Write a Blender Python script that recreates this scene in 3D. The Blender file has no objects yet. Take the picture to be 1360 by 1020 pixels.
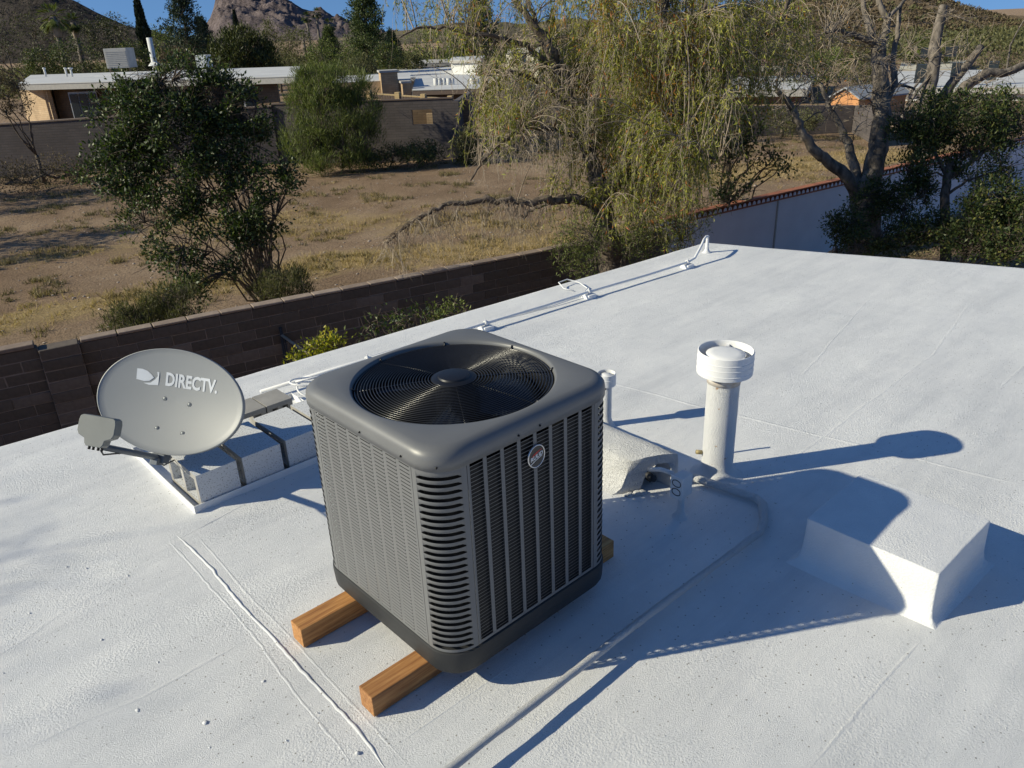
import bpy, bmesh, math, random
import numpy as np
from mathutils import Vector, Matrix, noise
from math import sin, cos, pi, radians, sqrt, atan2

random.seed(7)
rng = np.random.default_rng(7)
S = bpy.context.scene
COL = S.collection

# ------------------------------------------------------------------ camera
CAM = np.array([-1.635, -2.143, 2.176])
YAW, PITCH, ROLL, FPX = 0.7319, -0.42416, -0.04113, 1045.0
_f = np.array([sin(YAW)*cos(PITCH), cos(YAW)*cos(PITCH), sin(PITCH)])
_r = np.array([cos(YAW), -sin(YAW), 0.0]); _u = np.cross(_r, _f)
CR = _r*cos(ROLL)+_u*sin(ROLL); CU = -_r*sin(ROLL)+_u*cos(ROLL); CF = _f
cd = bpy.data.cameras.new('camera'); cam = bpy.data.objects.new('camera', cd); COL.objects.link(cam)
cd.sensor_fit = 'HORIZONTAL'; cd.sensor_width = 36.0; cd.lens = FPX/1360*36
cd.clip_start = 0.05; cd.clip_end = 9000
cam.matrix_world = Matrix(((CR[0], CU[0], -CF[0], CAM[0]), (CR[1], CU[1], -CF[1], CAM[1]), (CR[2], CU[2], -CF[2], CAM[2]), (0, 0, 0, 1)))
S.camera = cam
# ------------------------------------------------------------------ light
SUN_EL = radians(28.2)
TOSUN = Vector((-0.853*cos(SUN_EL), 0.522*cos(SUN_EL), sin(SUN_EL))).normalized()
w = bpy.data.worlds.new('World'); S.world = w; w.use_nodes = True
nt = w.node_tree; nt.nodes.clear()
sky = nt.nodes.new('ShaderNodeTexSky'); sky.sky_type = 'NISHITA'; sky.sun_disc = False
sky.sun_elevation = SUN_EL; sky.sun_rotation = atan2(-0.853, 0.522)
sky.air_density = 1.0; sky.dust_density = 0.2; sky.ozone_density = 2.0; sky.altitude = 800
bg = nt.nodes.new('ShaderNodeBackground'); bg.inputs['Strength'].default_value = 0.085
wo = nt.nodes.new('ShaderNodeOutputWorld')
tc_ = nt.nodes.new('ShaderNodeTexCoord'); mp_ = nt.nodes.new('ShaderNodeMapping')   # very clear dry air: hardly any pale band at the horizon
mp_.inputs['Scale'].default_value = (1, 1, 0.80); mp_.inputs['Location'].default_value = (0, 0, 0.20); nt.links.new(tc_.outputs['Generated'], mp_.inputs[0]); nt.links.new(mp_.outputs[0], sky.inputs[0])
tint = nt.nodes.new('ShaderNodeMix'); tint.data_type = 'RGBA'; tint.blend_type = 'MULTIPLY'; tint.inputs[0].default_value = 1.0; tint.inputs[7].default_value = (0.74, 0.99, 1.24, 1)
nt.links.new(sky.outputs[0], tint.inputs[6]); nt.links.new(tint.outputs[2], bg.inputs[0]); nt.links.new(bg.outputs[0], wo.inputs[0])
sl = bpy.data.lights.new('sun', 'SUN'); sl.energy = 5.0; sl.angle = radians(0.55); sl.color = (1.0, 0.93, 0.71)
so = bpy.data.objects.new('sun', sl); COL.objects.link(so); so.location = (-20, 12, 20)
so.rotation_euler = (-TOSUN).to_track_quat('-Z', 'Y').to_euler()
S.view_settings.view_transform = 'Standard'; S.view_settings.look = 'None'
S.view_settings.exposure = 0.13; S.view_settings.gamma = 1.0; S.view_settings.use_curve_mapping = False
S.cycles.max_bounces = 6; S.cycles.transparent_max_bounces = 6

def _ray(u, v): return CF + CR*((u-680)/FPX) + CU*((510-v)/FPX)
def at(u, v, z):                       # point of the photograph on the level z
    d = _ray(u, v); t = (z-CAM[2])/d[2]; return Vector(CAM+d*t)
def pd(u, v, d):                       # point of the photograph at the distance d
    return Vector(CAM+_ray(u, v)*d)
def gat(u, d, z=-3.0):                 # ground position under a column of the photograph
    p = pd(u, 60, d); return Vector((p.x, p.y, z))
G = -3.0

# ------------------------------------------------------------------ helpers
def link(o, parent=None):
    COL.objects.link(o)
    if parent is not None: o.parent = parent
    return o
def thing(name, label, cat, loc=(0, 0, 0), rz=0, group=None):
    o = bpy.data.objects.new(name, None); o.empty_display_size = 0.1
    o.location = loc; o.rotation_euler = (0, 0, rz); link(o)
    return tag(o, label, cat, group)
def tag(o, label, cat, group=None):
    o['label'] = label; o['category'] = cat
    if group: o['group'] = group
    return o
def mesh_np(name, V, F, mat, smooth=False):
    V = np.asarray(V, np.float32); F = np.asarray(F, np.int32); k = F.shape[1]
    me = bpy.data.meshes.new(name); me.vertices.add(len(V)); me.vertices.foreach_set('co', V.ravel())
    me.loops.add(F.size); me.loops.foreach_set('vertex_index', F.ravel())
    me.polygons.add(len(F)); me.polygons.foreach_set('loop_start', np.arange(0, F.size, k, dtype=np.int32))
    try: me.polygons.foreach_set('loop_total', np.full(len(F), k, np.int32))
    except Exception: pass
    if smooth: me.polygons.foreach_set('use_smooth', np.ones(len(F), bool))
    me.update(calc_edges=True); me.validate()
    if mat: me.materials.append(mat)
    return me
def obj(name, me, parent=None, kind=None, loc=None, rot=None):
    o = bpy.data.objects.new(name, me)
    if loc is not None: o.location = loc
    if rot is not None: o.rotation_euler = rot
    link(o, parent)
    if kind: o['kind'] = kind
    return o
class MB:
    def __init__(s): s.v = []; s.f = []; s.sm = []
    def add(s, V, F, smooth=False):
        b = len(s.v); s.v += [tuple(map(float, p)) for p in V]; s.f += [tuple(i+b for i in f) for f in F]; s.sm += [smooth]*len(F); return s
    def box(s, lo, hi, M=None, bev=0.0):
        bm = bmesh.new(); bmesh.ops.create_cube(bm, size=1)
        c = [(a+b)/2 for a, b in zip(lo, hi)]; d = [abs(b-a) for a, b in zip(lo, hi)]
        for v in bm.verts: v.co = Vector((v.co.x*d[0]+c[0], v.co.y*d[1]+c[1], v.co.z*d[2]+c[2]))
        if bev: bmesh.ops.bevel(bm, geom=bm.edges[:], offset=bev, segments=2, profile=0.7, affect='EDGES')
        if M is not None: bm.transform(M)
        s.bm(bm); return s
    def bm(s, bm, smooth=False):
        bm.verts.index_update(); s.add([v.co[:] for v in bm.verts], [[v.index for v in f.verts] for f in bm.faces], smooth); bm.free()
    def tube(s, pts, rad, n=8, closed=False, caps=True, smooth=True):
        pts = [Vector(p) for p in pts]; m = len(pts)
        if not hasattr(rad, '__len__'): rad = [rad]*m
        V = []; up = Vector((0, 0, 1)); prev = None
        for i, p in enumerate(pts):
            a = pts[(i-1) % m] if (closed or i > 0) else p; b = pts[(i+1) % m] if (closed or i < m-1) else p
            t = (b-a).normalized() if (b-a).length > 1e-9 else Vector((0, 0, 1))
            if prev is None:
                x = t.cross(up)
                if x.length < 1e-3: x = t.cross(Vector((0, 1, 0)))
            else: x = prev-t*prev.dot(t)
            x.normalize(); prev = x; y = t.cross(x)
            V += [p+(x*cos(2*pi*k/n)+y*sin(2*pi*k/n))*rad[i] for k in range(n)]
        F = []
        for i in range(m if closed else m-1):
            j = (i+1) % m
            for k in range(n): F.append((i*n+k, i*n+(k+1) % n, j*n+(k+1) % n, j*n+k))
        if not closed and caps: F.append(tuple(range(n-1, -1, -1))); F.append(tuple((m-1)*n+k for k in range(n)))
        s.add(V, F, smooth); return s
    def lathe(s, prof, n=48, M=None, smooth=True, close=False):
        V = []; F = []
        for r, z in prof: V += [Vector((r*cos(2*pi*k/n), r*sin(2*pi*k/n), z)) for k in range(n)]
        m = len(prof)
        for i in range(m-1 if not close else m):
            j = (i+1) % m
            for k in range(n): F.append((i*n+k, i*n+(k+1) % n, j*n+(k+1) % n, j*n+k))
        if M is not None: V = [M @ v for v in V]
        s.add(V, F, smooth); return s
    def loft(s, rings, smooth=True, capb=False, capt=False):
        n = len(rings[0]); V = [p for r in rings for p in r]; F = []
        for i in range(len(rings)-1):
            for k in range(n): F.append((i*n+k, i*n+(k+1) % n, (i+1)*n+(k+1) % n, (i+1)*n+k))
        if capb: F.append(tuple(range(n-1, -1, -1)))
        if capt: F.append(tuple((len(rings)-1)*n+k for k in range(n)))
        s.add(V, F, smooth); return s
    def prism(s, poly, z0, z1):
        n = len(poly); V = [(p[0], p[1], z0) for p in poly]+[(p[0], p[1], z1) for p in poly]
        F = [tuple(range(n-1, -1, -1)), tuple(range(n, 2*n))]+[(k, (k+1) % n, n+(k+1) % n, n+k) for k in range(n)]
        s.add(V, F); return s
    def mesh(s, name, mat):
        me = bpy.data.meshes.new(name); me.from_pydata(s.v, [], s.f)
        me.polygons.foreach_set('use_smooth', s.sm); me.update()
        bm = bmesh.new(); bm.from_mesh(me); bmesh.ops.recalc_face_normals(bm, faces=bm.faces[:]); bm.to_mesh(me); bm.free()
        if mat: me.materials.append(mat)
        return me
    def build(s, name, mat, parent=None, kind=None, **k): return obj(name, s.mesh(name, mat), parent, kind, **k)

def autosmooth(o, ang=35):
    me = o.data
    bm = bmesh.new(); bm.from_mesh(me)
    for e in bm.edges:
        e.smooth = len(e.link_faces) == 2 and e.calc_face_angle(0) < radians(ang)
    for f in bm.faces: f.smooth = True
    bm.to_mesh(me); bm.free()

# ------------------------------------------------------------------ materials
def NT(name):
    m = bpy.data.materials.new(name); m.use_nodes = True; n = m.node_tree
    b = n.nodes['Principled BSDF']; return m, n, b
def ramp(n, fac, stops):
    r = n.nodes.new('ShaderNodeValToRGB'); e = r.color_ramp.elements
    while len(e) < len(stops): e.new(0.5)
    for x, (p, c) in zip(e, stops): x.position = p; x.color = (*c, 1) if len(c) == 3 else c
    n.links.new(fac, r.inputs[0]); return r.outputs[0]
def tex(n, kind, scale, detail=4, vec=None, rough=0.55, stretch=None):
    t = n.nodes.new(kind); t.inputs['Scale'].default_value = scale
    if kind == 'ShaderNodeTexNoise': t.inputs['Detail'].default_value = detail; t.inputs['Roughness'].default_value = rough
    tc = n.nodes.new('ShaderNodeTexCoord'); src = tc.outputs['Object' if vec is None else vec]
    if stretch:
        mp = n.nodes.new('ShaderNodeMapping'); mp.inputs['Scale'].default_value = stretch; n.links.new(src, mp.inputs[0]); src = mp.outputs[0]
    n.links.new(src, t.inputs['Vector']); return t
def bump(n, b, h, strength=0.5, dist=0.01, prev=None):
    bp = n.nodes.new('ShaderNodeBump'); bp.inputs['Strength'].default_value = strength; bp.inputs['Distance'].default_value = dist
    n.links.new(h, bp.inputs['Height'])
    if prev is not None: n.links.new(prev, bp.inputs['Normal'])
    n.links.new(bp.outputs[0], b.inputs['Normal']); return bp.outputs[0]
def mixc(n, fac, a, b, mode='MIX'):
    m = n.nodes.new('ShaderNodeMix'); m.data_type = 'RGBA'; m.blend_type = mode
    if isinstance(fac, float): m.inputs[0].default_value = fac
    else: n.links.new(fac, m.inputs[0])
    for i, x in ((6, a), (7, b)):
        if isinstance(x, tuple): m.inputs[i].default_value = (*x, 1)
        else: n.links.new(x, m.inputs[i])
    return m.outputs[2]
def simple(name, c, rough=0.6, metal=0, c2=None, scale=8, bs=0, bscale=60, bd=0.003, spec=0.5, detail=4, stretch=None):
    m, n, b = NT(name); b.inputs['Roughness'].default_value = rough; b.inputs['Metallic'].default_value = metal
    b.inputs['Specular IOR Level'].default_value = spec
    c2 = c2 or tuple(x*0.82 for x in c)
    t = tex(n, 'ShaderNodeTexNoise', scale, detail, stretch=stretch)
    n.links.new(ramp(n, t.outputs['Fac'], [(0.3, c2), (0.7, c)]), b.inputs['Base Color'])
    if bs: bump(n, b, tex(n, 'ShaderNodeTexNoise', bscale, 5).outputs['Fac'], bs, bd)
    return m

def coating(name, gr=1.0, fine=1.0, rust=False, flat=False):
    m, n, b = NT(name); b.inputs['Roughness'].default_value = 0.62; b.inputs['Specular IOR Level'].default_value = 0.35
    a = tex(n, 'ShaderNodeTexNoise', 1.3, 6, stretch=(1, 1.8, 1)); c = tex(n, 'ShaderNodeTexNoise', 9, 5)
    col = ramp(n, a.outputs['Fac'], [(0.30, (0.70*gr, 0.705*gr, 0.71*gr)), (0.55, (0.765*gr, 0.765*gr, 0.765*gr)), (0.75, (0.82*gr, 0.82*gr, 0.81*gr))])
    col2 = ramp(n, c.outputs['Fac'], [(0.3, (0.94, 0.945, 0.95)), (0.65, (1, 1, 1))])
    col = mixc(n, 1.0, col, col2, 'MULTIPLY')
    # pin holes and specks of grit
    v = tex(n, 'ShaderNodeTexVoronoi', 13); v.voronoi_dimensions = '2D' if flat else '3D'; sp = ramp(n, v.outputs['Distance'], [(0.026, (0.34, 0.32, 0.29)), (0.05, (1, 1, 1))])
    v2 = tex(n, 'ShaderNodeTexNoise', 2.2, 3); pick = ramp(n, v2.outputs['Fac'], [(0.40, (0, 0, 0)), (0.55, (1, 1, 1))])
    col = mixc(n, pick, col, mixc(n, 1.0, col, sp, 'MULTIPLY'))
    if flat:   # roller laps and thin patches of the coating
        lp_ = tex(n, 'ShaderNodeTexNoise', 0.9, 7, rough=0.7, stretch=(0.5, 5, 1)); col = mixc(n, 1.0, col, ramp(n, lp_.outputs['Fac'], [(0.35, (0.90, 0.905, 0.915)), (0.5, (1, 1, 1)), (0.66, (1.04, 1.04, 1.035))]), 'MULTIPLY')
    if rust:
        r = tex(n, 'ShaderNodeTexNoise', 14, 6); rr = ramp(n, r.outputs['Fac'], [(0.64, (0, 0, 0)), (0.70, (1, 1, 1))])
        col = mixc(n, rr, col, (0.42, 0.25, 0.12))
    n.links.new(col, b.inputs['Base Color'])
    f1 = tex(n, 'ShaderNodeTexNoise', 230, 4, rough=0.75); n1 = bump(n, b, f1.outputs['Fac'], 0.9*fine, 0.0045)
    f2 = tex(n, 'ShaderNodeTexVoronoi', 105); 
    pk = tex(n, 'ShaderNodeTexNoise', 1.9, 3); mk = ramp(n, pk.outputs['Fac'], [(0.46, (0.10,)*3), (0.60, (1,)*3)])
    mm = n.nodes.new('ShaderNodeMath'); mm.operation = 'MULTIPLY'; n.links.new(f2.outputs['Distance'], mm.inputs[0]); n.links.new(mk, mm.inputs[1])
    n2 = bump(n, b, mm.outputs[0], 0.42*fine, 0.004, n1)
    f3 = tex(n, 'ShaderNodeTexNoise', 5, 4, stretch=(1, 2.5, 1)); bump(n, b, f3.outputs['Fac'], 0.4, 0.005, n2)
    return m

def leafmat(name, stops, rough=0.45, trans=0.3, spec=0.4):
    m, n, b = NT(name); g = n.nodes.new('ShaderNodeNewGeometry')
    col = ramp(n, g.outputs['Random Per Island'], stops)
    n.links.new(col, b.inputs['Base Color']); b.inputs['Roughness'].default_value = rough; b.inputs['Specular IOR Level'].default_value = spec
    t = n.nodes.new('ShaderNodeBsdfTranslucent')
    n.links.new(mixc(n, 1.0, col, (1.15, 1.25, 0.6), 'MULTIPLY'), t.inputs[0])
    mx = n.nodes.new('ShaderNodeMixShader'); mx.inputs[0].default_value = trans
    n.links.new(b.outputs[0], mx.inputs[1]); n.links.new(t.outputs[0], mx.inputs[2])
    n.links.new(mx.outputs[0], n.nodes['Material Output'].inputs['Surface']); return m

def pieces(name, cols, rough=0.9, bscale=40, bs=0.5, bd=0.004):     # colour differs from piece to piece
    m, n, b = NT(name); oi = n.nodes.new('ShaderNodeObjectInfo')
    c = ramp(n, oi.outputs['Random'], cols)
    t = tex(n, 'ShaderNodeTexNoise', 14, 5); c2 = ramp(n, t.outputs['Fac'], [(0.3, (0.75,)*3), (0.7, (1.05,)*3)])
    n.links.new(mixc(n, 1.0, c, c2, 'MULTIPLY'), b.inputs['Base Color']); b.inputs['Roughness'].default_value = rough
    bump(n, b, tex(n, 'ShaderNodeTexNoise', bscale, 6).outputs['Fac'], bs, bd); return m
def brickmat(name, c1, c2, mort, bw, bh, scale=1.0, axis='xz'):
    m, n, b = NT(name); tc = n.nodes.new('ShaderNodeTexCoord'); sp = n.nodes.new('ShaderNodeSeparateXYZ'); cb = n.nodes.new('ShaderNodeCombineXYZ')
    n.links.new(tc.outputs['Object'], sp.inputs[0])
    a = n.nodes.new('ShaderNodeMath'); a.operation = 'SUBTRACT'; n.links.new(sp.outputs[0], a.inputs[0]); n.links.new(sp.outputs[1], a.inputs[1])
    n.links.new(a.outputs[0], cb.inputs[0]); n.links.new(sp.outputs[2], cb.inputs[1])
    t = n.nodes.new('ShaderNodeTexBrick'); n.links.new(cb.outputs[0], t.inputs['Vector'])
    t.inputs['Color1'].default_value = (*c1, 1); t.inputs['Color2'].default_value = (*c2, 1); t.inputs['Mortar'].default_value = (*mort, 1)
    t.inputs['Scale'].default_value = scale; t.inputs['Mortar Size'].default_value = 0.012; t.inputs['Brick Width'].default_value = bw; t.inputs['Row Height'].default_value = bh
    q = tex(n, 'ShaderNodeTexNoise', 1.2, 6); c = ramp(n, q.outputs['Fac'], [(0.3, (0.72,)*3), (0.7, (1.05,)*3)])
    n.links.new(mixc(n, 1.0, t.outputs['Color'], c, 'MULTIPLY'), b.inputs['Base Color']); b.inputs['Roughness'].default_value = 0.9
    bump(n, b, t.outputs['Fac'], 0.5, -0.01); return m

M = {}
M['roof'] = coating('white_elastomeric_coating', flat=True)
M['curb'] = coating('white_coated_curb', 1.0, 0.8)
M['white'] = coating('white_painted_metal', 1.04, 0.35)
M['pipewhite'] = coating('white_coated_pipe', 1.0, 1.3)
M['rustwhite'] = coating('rusty_white_coated_pipe', 1.06, 1.9, True)
M['foam'] = coating('coated_foam', 1.0, 2.5)
M['unit'] = simple('grey_powder_coat', (0.156, 0.158, 0.160), 0.42, 0.0, (0.138, 0.140, 0.142), 5, 0.06, 300, 0.001)
M['unitdark'] = simple('charcoal_base_plastic', (0.020, 0.021, 0.022), 0.6, 0, (0.028, 0.029, 0.030), 12, 0.2, 90, 0.002)
M['coil'] = simple('dark_coil_fins', (0.008, 0.009, 0.012), 0.5, 0.3)
M['guard'] = simple('black_coated_wire', (0.026, 0.026, 0.029), 0.25)
M['shroud'] = simple('black_shroud', (0.006, 0.006, 0.008), 0.5)
M['blade'] = simple('dark_fan_blade', (0.05, 0.06, 0.08), 0.22, 0.6, (0.035, 0.045, 0.06), 9)
M['hub'] = simple('black_hub_plastic', (0.010, 0.010, 0.012), 0.42)
M['screw'] = simple('dark_screw', (0.02, 0.02, 0.02), 0.4, 0.6)
M['chrome'] = simple('chrome_ring', (0.6, 0.6, 0.62), 0.25, 0.9)
M['badge'] = simple('badge_black', (0.02, 0.02, 0.024), 0.3)
M['red'] = simple('badge_red', (0.5, 0.03, 0.03), 0.4)
M['badgewhite'] = simple('badge_white', (0.75, 0.75, 0.75), 0.4)
M['dish'] = simple('grey_dish_paint', (0.265, 0.275, 0.28), 0.5, 0, (0.25, 0.26, 0.265), 3)
M['dishdark'] = simple('grey_dish_steel', (0.16, 0.175, 0.19), 0.5, 0.3)
M['lnb'] = simple('grey_lnb_plastic', (0.20, 0.21, 0.20), 0.5)
M['print'] = simple('pale_print', (0.66, 0.69, 0.73), 0.5)
M['asphalt'] = simple('asphalt', (0.05, 0.05, 0.05), 0.9)
M['mortar'] = simple('mortar', (0.26, 0.21, 0.18), 0.95, 0, (0.19, 0.155, 0.13), 20, 0.4, 60)
M['slump'] = pieces('slump_block', [(0.0, (0.098, 0.078, 0.062)), (0.45, (0.112, 0.090, 0.072)), (0.85, (0.132, 0.106, 0.086)), (1.0, (0.19, 0.155, 0.13))])
M['captop'] = pieces('wall_cap_block', [(0.0, (0.24, 0.18, 0.14)), (1.0, (0.33, 0.26, 0.21))])
M['whitewall'] = simple('painted_white_wall', (0.78, 0.76, 0.78), 0.85, 0, (0.70, 0.68, 0.70), 2, 0.3, 60)
M['terracotta'] = pieces('terracotta_tile', [(0, (0.30, 0.10, 0.05)), (1, (0.44, 0.17, 0.09))])
M['ironrail'] = simple('iron_railing', (0.05, 0.045, 0.045), 0.6, 0.4)
M['shadebrick'] = brickmat('brown_shaded_brick', (0.17, 0.115, 0.07), (0.21, 0.145, 0.09), (0.15, 0.105, 0.07), 0.42, 0.11)  # tan house brick darkened: shade under the ranch house eaves put into the colour
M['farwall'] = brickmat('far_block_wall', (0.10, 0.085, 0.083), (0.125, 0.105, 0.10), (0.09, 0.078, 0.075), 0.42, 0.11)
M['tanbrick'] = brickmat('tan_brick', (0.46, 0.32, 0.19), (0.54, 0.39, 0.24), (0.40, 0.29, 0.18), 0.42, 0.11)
M['yellowblock'] = brickmat('yellow_block', (0.55, 0.40, 0.20), (0.60, 0.45, 0.24), (0.42, 0.31, 0.17), 0.42, 0.2)
M['farwhite'] = simple('far_white_roof', (0.60, 0.60, 0.59), 0.8, 0, (0.48, 0.48, 0.48), 0.6)
M['cream'] = simple('cream_stucco', (0.60, 0.56, 0.45), 0.9, 0, (0.52, 0.48, 0.38), 1)
M['stuccowhite'] = simple('white_stucco', (0.72, 0.72, 0.70), 0.9, 0, (0.62, 0.62, 0.60), 1)
M['orangewall'] = simple('orange_shed_wall', (0.60, 0.30, 0.13), 0.9, 0, (0.48, 0.22, 0.09), 2)
M['greyroof'] = simple('grey_shingle', (0.30, 0.32, 0.35), 0.9)
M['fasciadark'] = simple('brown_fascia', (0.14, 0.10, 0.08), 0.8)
M['fascia'] = simple('pale_fascia', (0.45, 0.43, 0.40), 0.8)
M['darkglass'] = simple('window_glass', (0.03, 0.04, 0.05), 0.12)
M['frame'] = simple('pale_window_frame', (0.55, 0.56, 0.58), 0.6)
M['cooler'] = simple('cooler_metal', (0.45, 0.44, 0.42), 0.7, 0.1, (0.36, 0.35, 0.33), 4)
M['redtile'] = simple('red_tile_roof', (0.26, 0.14, 0.09), 0.9, 0, (0.19, 0.10, 0.07), 2)

def woodmat(name, tone=1.0):
    m, n, b = NT(name); b.inputs['Roughness'].default_value = 0.6
    g = tex(n, 'ShaderNodeTexNoise', 9, 7, stretch=(0.5, 9, 9), rough=0.65); g2 = tex(n, 'ShaderNodeTexNoise', 2.2, 4)
    c = ramp(n, g.outputs['Fac'], [(0.25, (0.13*tone, 0.05*tone, 0.018*tone)), (0.45, (0.40*tone, 0.19*tone, 0.062*tone)), (0.75, (0.66*tone, 0.37*tone, 0.14*tone))])
    c2 = ramp(n, g2.outputs['Fac'], [(0.35, (0.78, 0.72, 0.7)), (0.65, (1.1, 1.05, 0.95))])
    n.links.new(mixc(n, 1.0, c, c2, 'MULTIPLY'), b.inputs['Base Color']); bump(n, b, g.outputs['Fac'], 0.5, 0.003); return m
M['wood'] = woodmat('cedar_beam')
def barkmat(name, c1, c2, sc=18):
    m, n, b = NT(name); b.inputs['Roughness'].default_value = 0.9
    g = tex(n, 'ShaderNodeTexNoise', sc, 6, stretch=(1, 1, 0.3)); n.links.new(ramp(n, g.outputs['Fac'], [(0.35, c1), (0.65, c2)]), b.inputs['Base Color'])
    bump(n, b, g.outputs['Fac'], 0.8, 0.02); return m
M['bark'] = barkmat('rough_brown_bark', (0.055, 0.042, 0.032), (0.17, 0.135, 0.105))
M['barkgrey'] = barkmat('grey_bark', (0.065, 0.055, 0.045), (0.23, 0.195, 0.16), 9)
M['twig'] = simple('grey_twigs', (0.42, 0.35, 0.27), 0.85, 0, (0.25, 0.20, 0.15), 3)
M['twigdark'] = simple('dark_twigs', (0.11, 0.085, 0.065), 0.9)

M['lf_glossy'] = leafmat('glossy_dark_leaves', [(0.0, (0.014, 0.027, 0.008)), (0.45, (0.036, 0.062, 0.015)), (0.8, (0.070, 0.108, 0.026)), (1.0, (0.14, 0.17, 0.04))], 0.5, 0.25, 0.5)
M['lf_willow'] = leafmat('drooping_olive_leaves', [(0.0, (0.10, 0.125, 0.024)), (0.4, (0.23, 0.25, 0.045)), (0.75, (0.36, 0.36, 0.06)), (0.95, (0.48, 0.42, 0.06)), (0.97, (0.45, 0.16, 0.03)), (1.0, (0.42, 0.12, 0.03))], 0.55, 0.32)
M['lf_yellow'] = leafmat('orange_tinged_leaves', [(0.0, (0.22, 0.22, 0.04)), (0.5, (0.42, 0.33, 0.05)), (0.8, (0.52, 0.25, 0.04)), (1.0, (0.50, 0.14, 0.03))], 0.55, 0.35)
M['lf_feather'] = leafmat('feathery_green', [(0.0, (0.055, 0.075, 0.018)), (0.5, (0.12, 0.155, 0.035)), (1.0, (0.21, 0.24, 0.06))], 0.6, 0.25)
M['lf_dark'] = leafmat('dark_green_leaves', [(0.0, (0.024, 0.040, 0.012)), (0.5, (0.062, 0.092, 0.026)), (0.85, (0.115, 0.14, 0.04)), (1.0, (0.21, 0.19, 0.05))], 0.5, 0.25)
M['lf_pine'] = leafmat('pine_needles', [(0.0, (0.015, 0.030, 0.018)), (0.6, (0.035, 0.060, 0.032)), (1.0, (0.07, 0.095, 0.045))], 0.6, 0.12)
M['lf_pinelt'] = leafmat('light_pine_needles', [(0.0, (0.035, 0.055, 0.018)), (0.6, (0.075, 0.105, 0.030)), (1.0, (0.13, 0.16, 0.045))], 0.6, 0.15)
M['lf_juniper'] = leafmat('juniper_green', [(0.0, (0.022, 0.032, 0.008)), (0.6, (0.055, 0.068, 0.014)), (1.0, (0.11, 0.115, 0.022))], 0.6, 0.15)
M['lf_cyp'] = leafmat('cypress_green', [(0.0, (0.010, 0.018, 0.012)), (1.0, (0.035, 0.050, 0.028))], 0.6, 0.1)
M['lf_olive'] = leafmat('grey_olive_leaves', [(0.0, (0.06, 0.065, 0.028)), (0.6, (0.12, 0.125, 0.05)), (1.0, (0.19, 0.18, 0.075))], 0.7, 0.25)
M['lf_citrus'] = leafmat('bright_yellow_green_leaves', [(0.0, (0.08, 0.12, 0.02)), (0.5, (0.26, 0.28, 0.03)), (1.0, (0.52, 0.45, 0.05))], 0.45, 0.35)
M['lf_brown'] = leafmat('brown_scrub', [(0.0, (0.075, 0.055, 0.035)), (0.6, (0.14, 0.105, 0.065)), (1.0, (0.20, 0.16, 0.09))], 0.9, 0.15)
M['straw'] = leafmat('dry_straw', [(0.0, (0.26, 0.18, 0.085)), (0.6, (0.46, 0.34, 0.17)), (1.0, (0.60, 0.47, 0.26))], 0.8, 0.3)
M['tuft'] = leafmat('brown_tufts', [(0.0, (0.10, 0.08, 0.045)), (0.6, (0.20, 0.165, 0.085)), (1.0, (0.30, 0.25, 0.13))], 0.8, 0.2)

# ------------------------------------------------------------------ vegetation tools
def nrm(a): return a/np.maximum(np.linalg.norm(a, axis=-1, keepdims=True), 1e-9)
def leaf_mesh(P, D, L, W, r=rng, fold=0.25):
    """one folded diamond leaf per row: P base points, D directions"""
    n = len(P); D = nrm(D); R = nrm(np.cross(D, nrm(r.normal(size=(n, 3)))))
    U = np.cross(R, D)
    L = (L*r.uniform(0.7, 1.3, (n, 1))); Wd = (W*r.uniform(0.7, 1.25, (n, 1)))
    mid = P+D*L*0.45+U*Wd*fold
    V = np.stack([P, mid-R*Wd*0.5-U*Wd*fold*2, P+D*L, mid+R*Wd*0.5-U*Wd*fold*2], 1).reshape(-1, 3)
    F = np.arange(4*n).reshape(-1, 4); return V, F
def scatter(C, rad, per, r=rng):
    n = len(C); k = np.repeat(np.arange(n), per); d = nrm(r.normal(size=(len(k), 3)))*(r.uniform(0, 1, (len(k), 1))**0.45)
    return C[k]+d*rad, d, k
def bez(a, b, c, n):
    t = np.linspace(0, 1, n)[:, None]; return (1-t)**2*a+2*t*(1-t)*b+t*t*c
class Twigs:
    """many thin three sided tubes in one mesh, vectorised"""
    def __init__(s): s.L = []
    def add(s, pts, r0, r1): s.L.append((np.asarray(pts, float), r0, r1))
    def mesh(s, name, mat, n=3):
        VV = []; FF = []; b = 0; ang = np.linspace(0, 2*pi, n, endpoint=False)
        for pts, r0, r1 in s.L:
            m = len(pts); t = np.gradient(pts, axis=0); t = nrm(t)
            ref = np.where(np.abs(t[:, 2:3]) > 0.9, np.array([[1., 0, 0]]), np.array([[0, 0, 1.]]))
            x = nrm(np.cross(t, ref)); y = np.cross(t, x); rr = np.linspace(r0, r1, m)[:, None, None]
            V = pts[:, None]+(x[:, None]*np.cos(ang)[None, :, None]+y[:, None]*np.sin(ang)[None, :, None])*rr
            VV.append(V.reshape(-1, 3)); i = np.arange(m-1)[:, None]*n; k = np.arange(n)[None]; k2 = (k+1) % n
            FF.append((np.stack([i+k, i+k2, i+n+k2, i+n+k], -1).reshape(-1, 4))+b); b += m*n
        return mesh_np(name, np.concatenate(VV), np.concatenate(FF), mat, True)
def ell_pts(E, n, r=rng, shell=0.5):
    """n points in a list of ellipsoids (centre, radii), kept towards their shells"""
    w_ = np.array([e[1][0]*e[1][1]*e[1][2] for e in E])**0.75; w_ /= w_.sum(); k = r.choice(len(E), n, p=w_)
    C = np.array([list(e[0]) for e in E])[k]; Rr = np.array([e[1] for e in E])[k]
    d = nrm(r.normal(size=(n, 3)))*(r.uniform(shell**3, 1, (n, 1))**(1/3)); return C+d*Rr
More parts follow.
